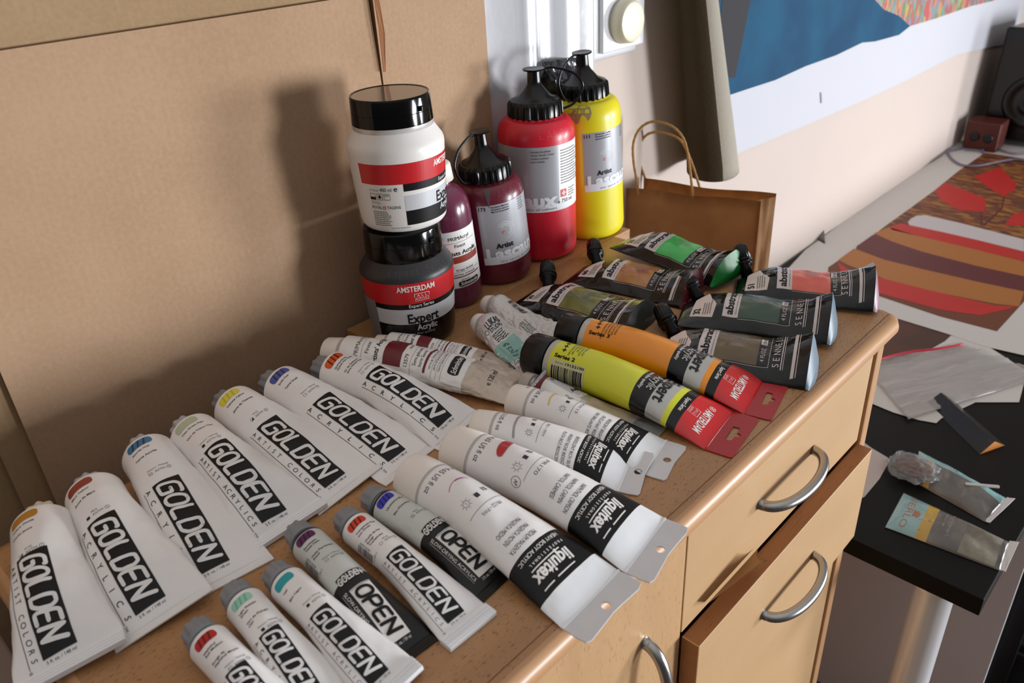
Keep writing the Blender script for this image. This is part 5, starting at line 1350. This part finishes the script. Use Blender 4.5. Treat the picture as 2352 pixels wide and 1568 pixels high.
flat_poly(bm, [(2.0456, 0.6177, -0.3610), (2.0736, 0.6205, -0.3610), (2.1033, 0.6163, -0.3610), (2.1179, 0.6012, -0.3610), (2.1115, 0.5206, -0.3610), (2.0867, 0.3663, -0.3610), (2.0109, 0.3464, -0.3610), (2.0222, 0.4501, -0.3610), (2.0270, 0.5332, -0.3610), (2.0270, 0.6076, -0.3610)], .0027, 5, axis=Z)
flat_poly(bm, [(1.9873, 0.6425, -0.3610), (2.0278, 0.6270, -0.3610), (2.0264, 0.6084, -0.3610), (2.0270, 0.5332, -0.3610), (2.0222, 0.4501, -0.3610), (2.0083, 0.3457, -0.3610), (1.9546, 0.3316, -0.3610), (1.9609, 0.4314, -0.3610), (1.9687, 0.5655, -0.3610), (1.9724, 0.6282, -0.3610)], .0027, 2, axis=Z)
flat_poly(bm, [(1.9253, 0.6541, -0.3610), (1.9845, 0.6414, -0.3610), (1.9687, 0.5655, -0.3610), (1.9609, 0.4314, -0.3610), (1.9521, 0.3309, -0.3610), (1.8704, 0.3095, -0.3610), (1.8686, 0.4033, -0.3610), (1.8796, 0.5244, -0.3610), (1.8994, 0.5998, -0.3610)], .0027, 3, axis=Z)
flat_poly(bm, [(1.8196, 0.6543, -0.3610), (1.9160, 0.6524, -0.3610), (1.8994, 0.5998, -0.3610), (1.8796, 0.5244, -0.3610), (1.8686, 0.4033, -0.3610), (1.8704, 0.3095, -0.3610), (1.7921, 0.2889, -0.3610), (1.7857, 0.3780, -0.3610), (1.7833, 0.4900, -0.3610), (1.7850, 0.5720, -0.3610)], .0027, 4, axis=Z)
flat_poly(bm, [(1.7240, 0.6541, -0.3610), (1.8073, 0.6533, -0.3610), (1.7850, 0.5720, -0.3610), (1.7833, 0.4900, -0.3610), (1.7857, 0.3780, -0.3610), (1.7921, 0.2889, -0.3610), (1.7152, 0.2781, -0.3610), (1.6996, 0.3175, -0.3610), (1.6858, 0.4183, -0.3610), (1.6855, 0.5326, -0.3610), (1.7096, 0.6243, -0.3610)], .0027, 3, axis=Z)
flat_poly(bm, [(1.7137, 0.6515, -0.3610), (1.6849, 0.6136, -0.3610), (1.6826, 0.5589, -0.3610), (1.6855, 0.5326, -0.3610), (1.6858, 0.4183, -0.3610), (1.6916, 0.3152, -0.3610), (1.7112, 0.2802, -0.3610), (1.6297, 0.3240, -0.3610), (1.6082, 0.3919, -0.3610), (1.6096, 0.4642, -0.3610), (1.6094, 0.5289, -0.3610), (1.6203, 0.5931, -0.3610)], .0028, 2, axis=Z)
flat_poly(bm, [(2.3201, 0.6486, -0.3610), (2.3984, 0.6465, -0.3610), (2.3272, 0.5206, -0.3610), (2.2215, 0.4934, -0.3610), (2.1987, 0.5477, -0.3610), (2.2552, 0.6117, -0.3610)], .0028, 2, axis=Z)
flat_poly(bm, [(2.4989, 0.6024, -0.3610), (2.6231, 0.5709, -0.3610), (2.4881, 0.4888, -0.3610), (2.4266, 0.4818, -0.3610), (2.3657, 0.4894, -0.3610), (2.4278, 0.5505, -0.3610)], .0028, 2, axis=Z)
flat_poly(bm, [(2.1558, 0.4285, -0.3610), (2.2455, 0.4326, -0.3610), (2.2764, 0.4160, -0.3610), (2.1765, 0.3898, -0.3610)], .0028, 2, axis=Z)
flat_poly(bm, [(2.2199, 0.5011, -0.3610), (2.2255, 0.4987, -0.3610), (2.1237, 0.4682, -0.3610), (2.1208, 0.4722, -0.3610)], .0027, 4, axis=Z)
flat_poly(bm, [(2.3616, 0.4893, -0.3610), (2.3641, 0.4857, -0.3610), (2.2766, 0.4653, -0.3610), (2.1201, 0.4631, -0.3610), (2.1237, 0.4682, -0.3610), (2.2808, 0.4706, -0.3610)], .0027, 4, axis=Z)
tag(finish('desk_painting', bm, ['paper_white', 'paint_hatch', 'p_red', 'p_ochre', 'p_maroon', 'p_pale', 'p_brown'], None, smooth=False), 'unframed painting of a red and ochre striped bowl lying on the desk', 'painting')
bm = bmesh.new(); flat_poly(bm, [(1.5267, 0.5427, -0.3610), (1.5451, 0.5187, -0.3610), (1.5281, 0.4462, -0.3610), (1.5227, 0.3423, -0.3610), (1.4913, 0.3358, -0.3610), (1.3812, 0.3590, -0.3610), (1.3339, 0.4185, -0.3610), (1.4151, 0.5028, -0.3610)], .0010, 0, .0004, axis='Z')
tag(finish('desk_painting', bm, 'p_dark', smooth=False), 'dark brown painted sheet peeping out between dresser corner and bowl painting', 'painting')
bm = bmesh.new(); flat_poly(bm, [(1.2929, 0.4212, -0.3610), (1.2011, 0.3676, -0.3610), (1.1966, 0.3262, -0.3610), (1.2004, 0.2861, -0.3610), (1.2089, 0.2622, -0.3610), (1.2276, 0.2605, -0.3610), (1.3088, 0.2345, -0.3610), (1.3520, 0.1811, -0.3610), (1.4211, 0.1916, -0.3610), (1.4665, 0.2035, -0.3610), (1.5186, 0.2823, -0.3610), (1.5153, 0.3407, -0.3610), (1.4865, 0.3420, -0.3610), (1.3765, 0.3649, -0.3610)], .0016, 0, .0004, axis='Z')
tag(finish('paper_sheet', bm, 'paper_white', smooth=False), 'white paper sheet lying under the clear plastic bag', 'paper')
bm = bmesh.new(); flat_poly(bm, [(1.0921, 0.3362, -0.3610), (1.0820, 0.3129, -0.3610), (1.0727, 0.2814, -0.3610), (1.0172, 0.2755, -0.3610), (0.9639, 0.2757, -0.3610), (0.9470, 0.2842, -0.3610)], .0008, 0, .0004, axis='Z')
tag(finish('paper_sheet', bm, 'paper_grey', smooth=False), 'small white paper half hidden behind the open drawer', 'paper')
# clear plastic bag with a red zip
mat('clear_plastic', (200, 196, 194), .25, coat=.4, bump=(30, 1.0), alpha=.42); mat('zip_red', (206, 20, 56), .35)
def quadsheet(corners, N, hfun, th, name, m, parent=None, edge=None):
    q = [Vector(c) for c in corners]; bm = bmesh.new(); G = []
    for i in range(N+1):
        row = []
        for j in range(N+1):
            u, v = i/N, j/N; p = q[0].lerp(q[1], u).lerp(q[3].lerp(q[2], u), v)
            if edge: p = p + edge(u, v)
            row.append(bm.verts.new((p.x, p.y, p.z+hfun(u, v))))
        G.append(row)
    for i in range(N):
        for j in range(N): bm.faces.new((G[i][j], G[i+1][j], G[i+1][j+1], G[i][j+1]))
    bmesh.ops.recalc_face_normals(bm, faces=bm.faces)
    bmesh.ops.solidify(bm, geom=bm.faces[:], thickness=th)
    return finish(name, bm, m, parent)
t = thing('plastic_bag', 'crumpled clear plastic bag with a red zip strip on the desk', 'plastic bag', (1.35, .28, DESK))
o = quadsheet([(1.3103, 0.4285, -0.3610), (1.4915, 0.3168, -0.3610), (1.4603, 0.1696, -0.3610), (1.1873, 0.2983, -0.3610)], 46, lambda u, v: .004+.008*abs(noise.noise(Vector((u*1.6, v*5, 1))))+.005*abs(noise.noise(Vector((u*4, v*15, 4)))), .0003, 'bag_film', 'clear_plastic')
loc(t, o)
bm = bmesh.new(); add_tube(bm, spline([(1.2861, 0.4200, -0.3500), (1.3411, 0.3997, -0.3500), (1.3907, 0.3722, -0.3500), (1.4300, 0.3403, -0.3500), (1.4771, 0.3092, -0.3500)], 6), .0022, seg=10); loc(t, finish('zip_strip', bm, 'zip_red'))
# flattened black packet with an orange lining
t = thing('card_packet', 'squashed black card packet with orange open end on the desk', 'packet', (1.22, .22, DESK))
mat('packet_black', (20, 19, 20), .35, coat=.2, bump=(90, .3)); mat('packet_orange', (206, 128, 48), .5)
a = [Vector(p) for p in [(1.2599, 0.2949, -0.3610), (1.2982, 0.2685, -0.3610), (1.2150, 0.1637, -0.3610), (1.1676, 0.1852, -0.3610)]]
bm = bmesh.new(); top_ = [p+Vector((0, 0, .0005)) for p in a]
def prism(bm, p, q, h, mi, cap):
    """triangular sleeve: p, q are the two long base edges"""
    (a0, a1), (b0, b1) = p, q; r0 = (a0+b0)/2+Vector((0, 0, h)); r1 = (a1+b1)/2+Vector((0, 0, h))
    vs = [bm.verts.new(x) for x in (a0, a1, b0, b1, r0, r1)]
    for f in ((0, 1, 5, 4), (4, 5, 3, 2), (0, 2, 3, 1)): bm.faces.new([vs[i] for i in f]).material_index = mi
    bm.faces.new([vs[i] for i in (0, 4, 2)]).material_index = mi
    bm.faces.new([vs[i] for i in (1, 3, 5)]).material_index = cap
prism(bm, (top_[0], top_[3]), (top_[1], top_[2]), .016, 0, 1); bmesh.ops.recalc_face_normals(bm, faces=bm.faces)
loc(t, finish('sleeve', bm, ['packet_black', 'packet_orange'], smooth=False))
# two tobacco pouches
mat('pk_blue', (140, 182, 184), .3, coat=.4); mat('pk_yellow', (196, 160, 70), .35, coat=.3); mat('pk_grey', (92, 88, 86), .3, coat=.4, vary=(26, .9, (124, 120, 112))); mat('pk_rust', (178, 116, 84), .4); mat('pk_clear', (176, 180, 184), .2, coat=.3, alpha=.3, bump=(60, .4)); mat('tobacco', (120, 74, 36), .9, bump=(300, 1.0), vary=(160, .9, (66, 34, 18))); mat('pk_white', (214, 212, 214), .4)
def pack(corners, label, front, seed, thick=.012):
    q = [Vector(c) for c in corners]; o = (q[0]+q[1]+q[2]+q[3])/4
    t = thing('tobacco_pouch', label, 'tobacco pouch', (o.x, o.y, DESK+.0006))
    n, m = 40, 22; L = ((q[1]-q[0]).length+(q[2]-q[3]).length)/2*1000; W = ((q[3]-q[0]).length+(q[2]-q[1]).length)/2*1000
    P = np.zeros((n, m, 3)); B = np.zeros((n, m, 3))
    for i in range(n):
        for j in range(m):
            u, v = i/(n-1), j/(m-1); p = q[3].lerp(q[2], u).lerp(q[0].lerp(q[1], u), v)-Vector((o.x, o.y, DESK))
            e = (1-abs(2*u-1)**6)*(1-abs(2*v-1)**4)
            h = thick*e*(.8+.35*noise.noise(Vector((u*4+seed, v*3, seed)))+.12*noise.noise(Vector((u*16, v*9, seed))))
            P[i, j] = (p.x, p.y, h+.0006); B[i, j] = (p.x, p.y, 0)
    bm = bmesh.new(); G = np.concatenate([P, B[:, ::-1]], 1); add_grid(bm, G, wrap=True, cap0=True, cap1=True); bmesh.ops.recalc_face_normals(bm, faces=bm.faces)
    mats = ['pk_grey']; lab = Label()
    cols = np.tile(np.linspace(0, W, m), (n, 1)); S = Surf(P, np.linspace(0, L, n), cols)
    if front:
        lab.rect(0.5, .5, L*.27, W-.5, 'pk_blue', 1); lab.rect(L*.27, .5, L*.37, W-.5, 'pk_yellow', 1)
        lab.text('UERLO', L*.10, W*.94, 8.5, 'pk_rust', ang=-90, w=W*.86, layer=2, bold=-.005)
        lab.text('ARTERIEN', L*.335, W*.85, 2.2, 'pk_rust', ang=-90, w=W*.6, layer=2) if False else None
        c = (L*.20, W*.5); lab.poly([(c[0]+x, c[1]+y) for x, y in ((-4, -3), (-4, -7), (-1, -5), (2, -8), (2, -3), (5, -3), (5, 4), (2, 4), (2, 7), (-1, 5), (-4, 8), (-4, 2))], 'pk_rust', 3)
        lab.text('Arterien', L*.44, W*.86, 3.6, 'ink_pale', ang=-90, w=W*.45, layer=2); lab.text('hen verstopft', L*.50, W*.97, 3.6, 'ink_pale', ang=-90, w=W*.75, layer=2)
        mat('pk_photo', (150, 146, 130), .35, coat=.3, vary=(30, 1.0, (92, 84, 76))); lab.rect(L*.64, 2, L*.95, W-2, 'pk_photo', 1)
    else:
        lab.rect(.5, W*.72, L-.5, W-.5, 'pk_blue', 1); lab.rect(L*.12, 1, L*.2, W*.72, 'pk_yellow', 1)
    apply_label(bm, lab, S, mats, du=3, dv=3, off=.0002)
    finish('pouch_body', bm, mats, t); t['group'] = 'tobacco pouches on the desk'
    qq = [(p-Vector((o.x, o.y, DESK))) for p in q]
    e = (qq[1]-qq[0]).normalized()*.010
    bm = bmesh.new(); vs = [bm.verts.new(p) for p in (qq[1]+Vector((0, 0, .002)), qq[1]+e+Vector((0, 0, .007)), qq[2]+e*.6+Vector((0, 0, .003)), qq[2]+Vector((0, 0, .001)))]
    bm.faces.new(vs); bmesh.ops.subdivide_edges(bm, edges=bm.edges[:], cuts=3, use_grid_fill=True)
    for v in bm.verts: v.co.z += .003*abs(noise.noise(v.co*180))
    bmesh.ops.solidify(bm, geom=bm.faces[:], thickness=.0004); finish('paper_flap', bm, 'pk_white', t, smooth=False)
    return t, o, q
pack([(1.0071, 0.2374, -0.3610), (0.9956, 0.0973, -0.3610), (0.9337, 0.0911, -0.3610), (0.9206, 0.2296, -0.3610)], 'pale blue and grey tobacco pouch at the front left corner of the desk', True, 3)
t, o, q = pack([(1.1196, 0.2569, -0.3610), (1.0851, 0.1252, -0.3610), (1.0158, 0.1328, -0.3610), (1.0409, 0.2346, -0.3610)], 'crumpled tobacco pouch in clear film, behind the blue and grey one', False, 6)
p = (1.0580, 0.2432, -0.3550); bm = bmesh.new()
bmesh.ops.create_icosphere(bm, subdivisions=4, radius=1)
for v in bm.verts:
    c = v.co.copy(); s = 1+.18*noise.noise(c*2.5)+.08*noise.noise(c*8)
    v.co = Vector((c.x*.020*s, c.y*.026*s, max(-.002, c.z*.008*s)+.003))
x_ = finish('tobacco', bm, 'tobacco', t); x_.location = Vector(p)-Vector((o.x, o.y, DESK+.0006))+Vector((0, 0, .004))
bm = bmesh.new(); bmesh.ops.create_icosphere(bm, subdivisions=5, radius=1)
for v in bm.verts:
    c = v.co.copy(); s = 1+.25*noise.noise(c*2.1)+.16*noise.noise(c*6)
    v.co = Vector((c.x*.030*s, c.y*.034*s, max(-.002, c.z*.014*s)+.003))
x_ = finish('clear_film', bm, 'pk_clear', t); x_.location = Vector(p)-Vector((o.x, o.y, DESK+.0006))+Vector((-.004, .002, .004))

# small leftovers on the desk
bm = bmesh.new(); add_box(bm, -.022, -.0022, 0, .022, .0022, .003, bev=.0008)
o_ = finish('cigarette_filter', bm, 'pk_white', smooth=False); o_.location = (1.0786, 0.1574, -0.3520); o_.rotation_euler = (0, 0, -1.02); o_.location.z = DESK+.0105
tag(o_, 'short white paper stick lying on the rear tobacco pouch', 'paper stick')
q_ = [Vector(p) for p in [(1.8160, 0.7582, -0.3580), (1.7939, 0.7180, -0.3580), (1.9268, 0.7911, -0.3580), (1.9050, 0.8005, -0.3580)]]
bm = bmesh.new(); G = []
for i in range(9):
    u = i/8; G.append([bm.verts.new(q_[0].lerp(q_[3], u)+Vector((0, 0, .022*math.sin(u*2.2)))), bm.verts.new(q_[1].lerp(q_[2], u)+Vector((0, 0, .020*math.sin(u*2.2))))])
for i in range(8): bm.faces.new((G[i][0], G[i][1], G[i+1][1], G[i+1][0]))
bmesh.ops.solidify(bm, geom=bm.faces[:], thickness=.0005)
tag(finish('paper_curl', bm, 'paper_white'), 'little curled up paper corner against the wall beside the bowl painting', 'paper')

# loudspeaker, little wooden box and its cable at the far end of the desk
bm = bmesh.new()
t = thing('loudspeaker', 'black loudspeaker at the far right end of the desk', 'loudspeaker', (2.98, .60, DESK+.012), (0, .06, 0))
add_box(bm, -.12, -.13, 0, .14, .10, .33, bev=.006); finish('cabinet', bm, 'black_plastic', t, smooth=False)
bm = bmesh.new(); add_lathe(bm, [(0, .075), (.004, .078), (.006, .070), (.002, .055), (-.004, .02), (.001, .018), (.004, .004)], 40, 'Z', M=Matrix.Translation((-.122, -.015, .12)) @ Matrix.Rotation(-PI/2, 4, 'Y'), close=False)
finish('woofer', bm, 'black_plastic', t)
mat('box_redwood', (88, 32, 22), .5, bump=(40, .2))
t = thing('wooden_box', 'small reddish brown wooden box with two dark holes, in front of the loudspeaker', 'box', (2.80, .672, DESK+.004))
bm = bmesh.new(); add_box(bm, -.04, -.048, 0, .045, .048, .085, bev=.003); finish('box_body', bm, 'box_redwood', t, smooth=False)
for yy in (.018, -.020):
    bm = bmesh.new(); add_lathe(bm, [(0, .012), (.002, .014), (.003, .009), (.001, .002)], 24, 'Z', M=Matrix.Translation((-.0405, yy, .04)) @ Matrix.Rotation(-PI/2, 4, 'Y')); finish('hole_ring', bm, 'box_black', t)

mat('cable_mauve', (120, 112, 134), .5)
bm = bmesh.new(); add_tube(bm, spline([(2.8254, 0.7238, -0.3530), (2.7537, 0.7166, -0.3530), (2.7002, 0.7376, -0.3530), (2.6667, 0.7290, -0.3530), (2.6035, 0.6932, -0.3530), (2.5687, 0.6517, -0.3530), (2.5917, 0.6172, -0.3530), (2.6522, 0.5880, -0.3530), (2.7047, 0.5558, -0.3530), (2.7105, 0.4998, -0.3530)], 10), .0032, seg=8)
add_tube(bm, spline([(2.7375, 0.7064, -0.3530), (2.7431, 0.6630, -0.3530), (2.7232, 0.6423, -0.3530), (2.7755, 0.6653, -0.3530), (2.8236, 0.6621, -0.3530), (2.7813, 0.6127, -0.3530), (2.7684, 0.5731, -0.3530), (2.8343, 0.5310, -0.3530)], 10), .0028, seg=8)
tag(finish('audio_cable', bm, 'cable_mauve'), 'thin mauve grey cable looped on the painting margin below the wooden box', 'cable')

# brown paper poking out of the drawer gap
mat('scrap_paper', (176, 138, 98), .7, coat=.05)
bm = bmesh.new(); N = 14
b0, b1 = Vector((0.5573, 0.2435, -0.1401)), Vector((0.4686, 0.2435, -0.1408)); c0, c1 = Vector((0.5313, 0.2225, -0.1229)), Vector((0.4566, 0.2380, -0.1280))
G = []
for i in range(N+1):
    u = i/N; a_ = b0.lerp(b1, u); c_ = c0.lerp(c1, u); row = []
    for j in range(7):
        v = j/6; p = a_.lerp(c_, v); p.z -= .0045*math.sin(PI*v)*(1-u); p.y += .004*math.sin(PI*v)*(1-u); row.append(bm.verts.new(p))
    G.append(row)
for i in range(N):
    for j in range(6): bm.faces.new((G[i][j], G[i+1][j], G[i+1][j+1], G[i][j+1]))
bmesh.ops.solidify(bm, geom=bm.faces[:], thickness=.0004)
tag(finish('paper_scrap', bm, 'scrap_paper'), 'scrap of brown paper poking out of the gap between the two drawers', 'paper')

# grey boards standing left of the dresser
mat('board_grey', (128, 112, 104), .6, vary=(20, .3, (116, 100, 94))); mat('board_pale', (150, 142, 140), .6)
bm = bmesh.new(); add_box(bm, -.40, .16, FLOOR+.001, .020, .60, -.040, bev=.002)
tag(finish('side_cabinet', bm, 'board_grey', smooth=False), 'grey brown cabinet close against the left end of the dresser', 'cabinet')
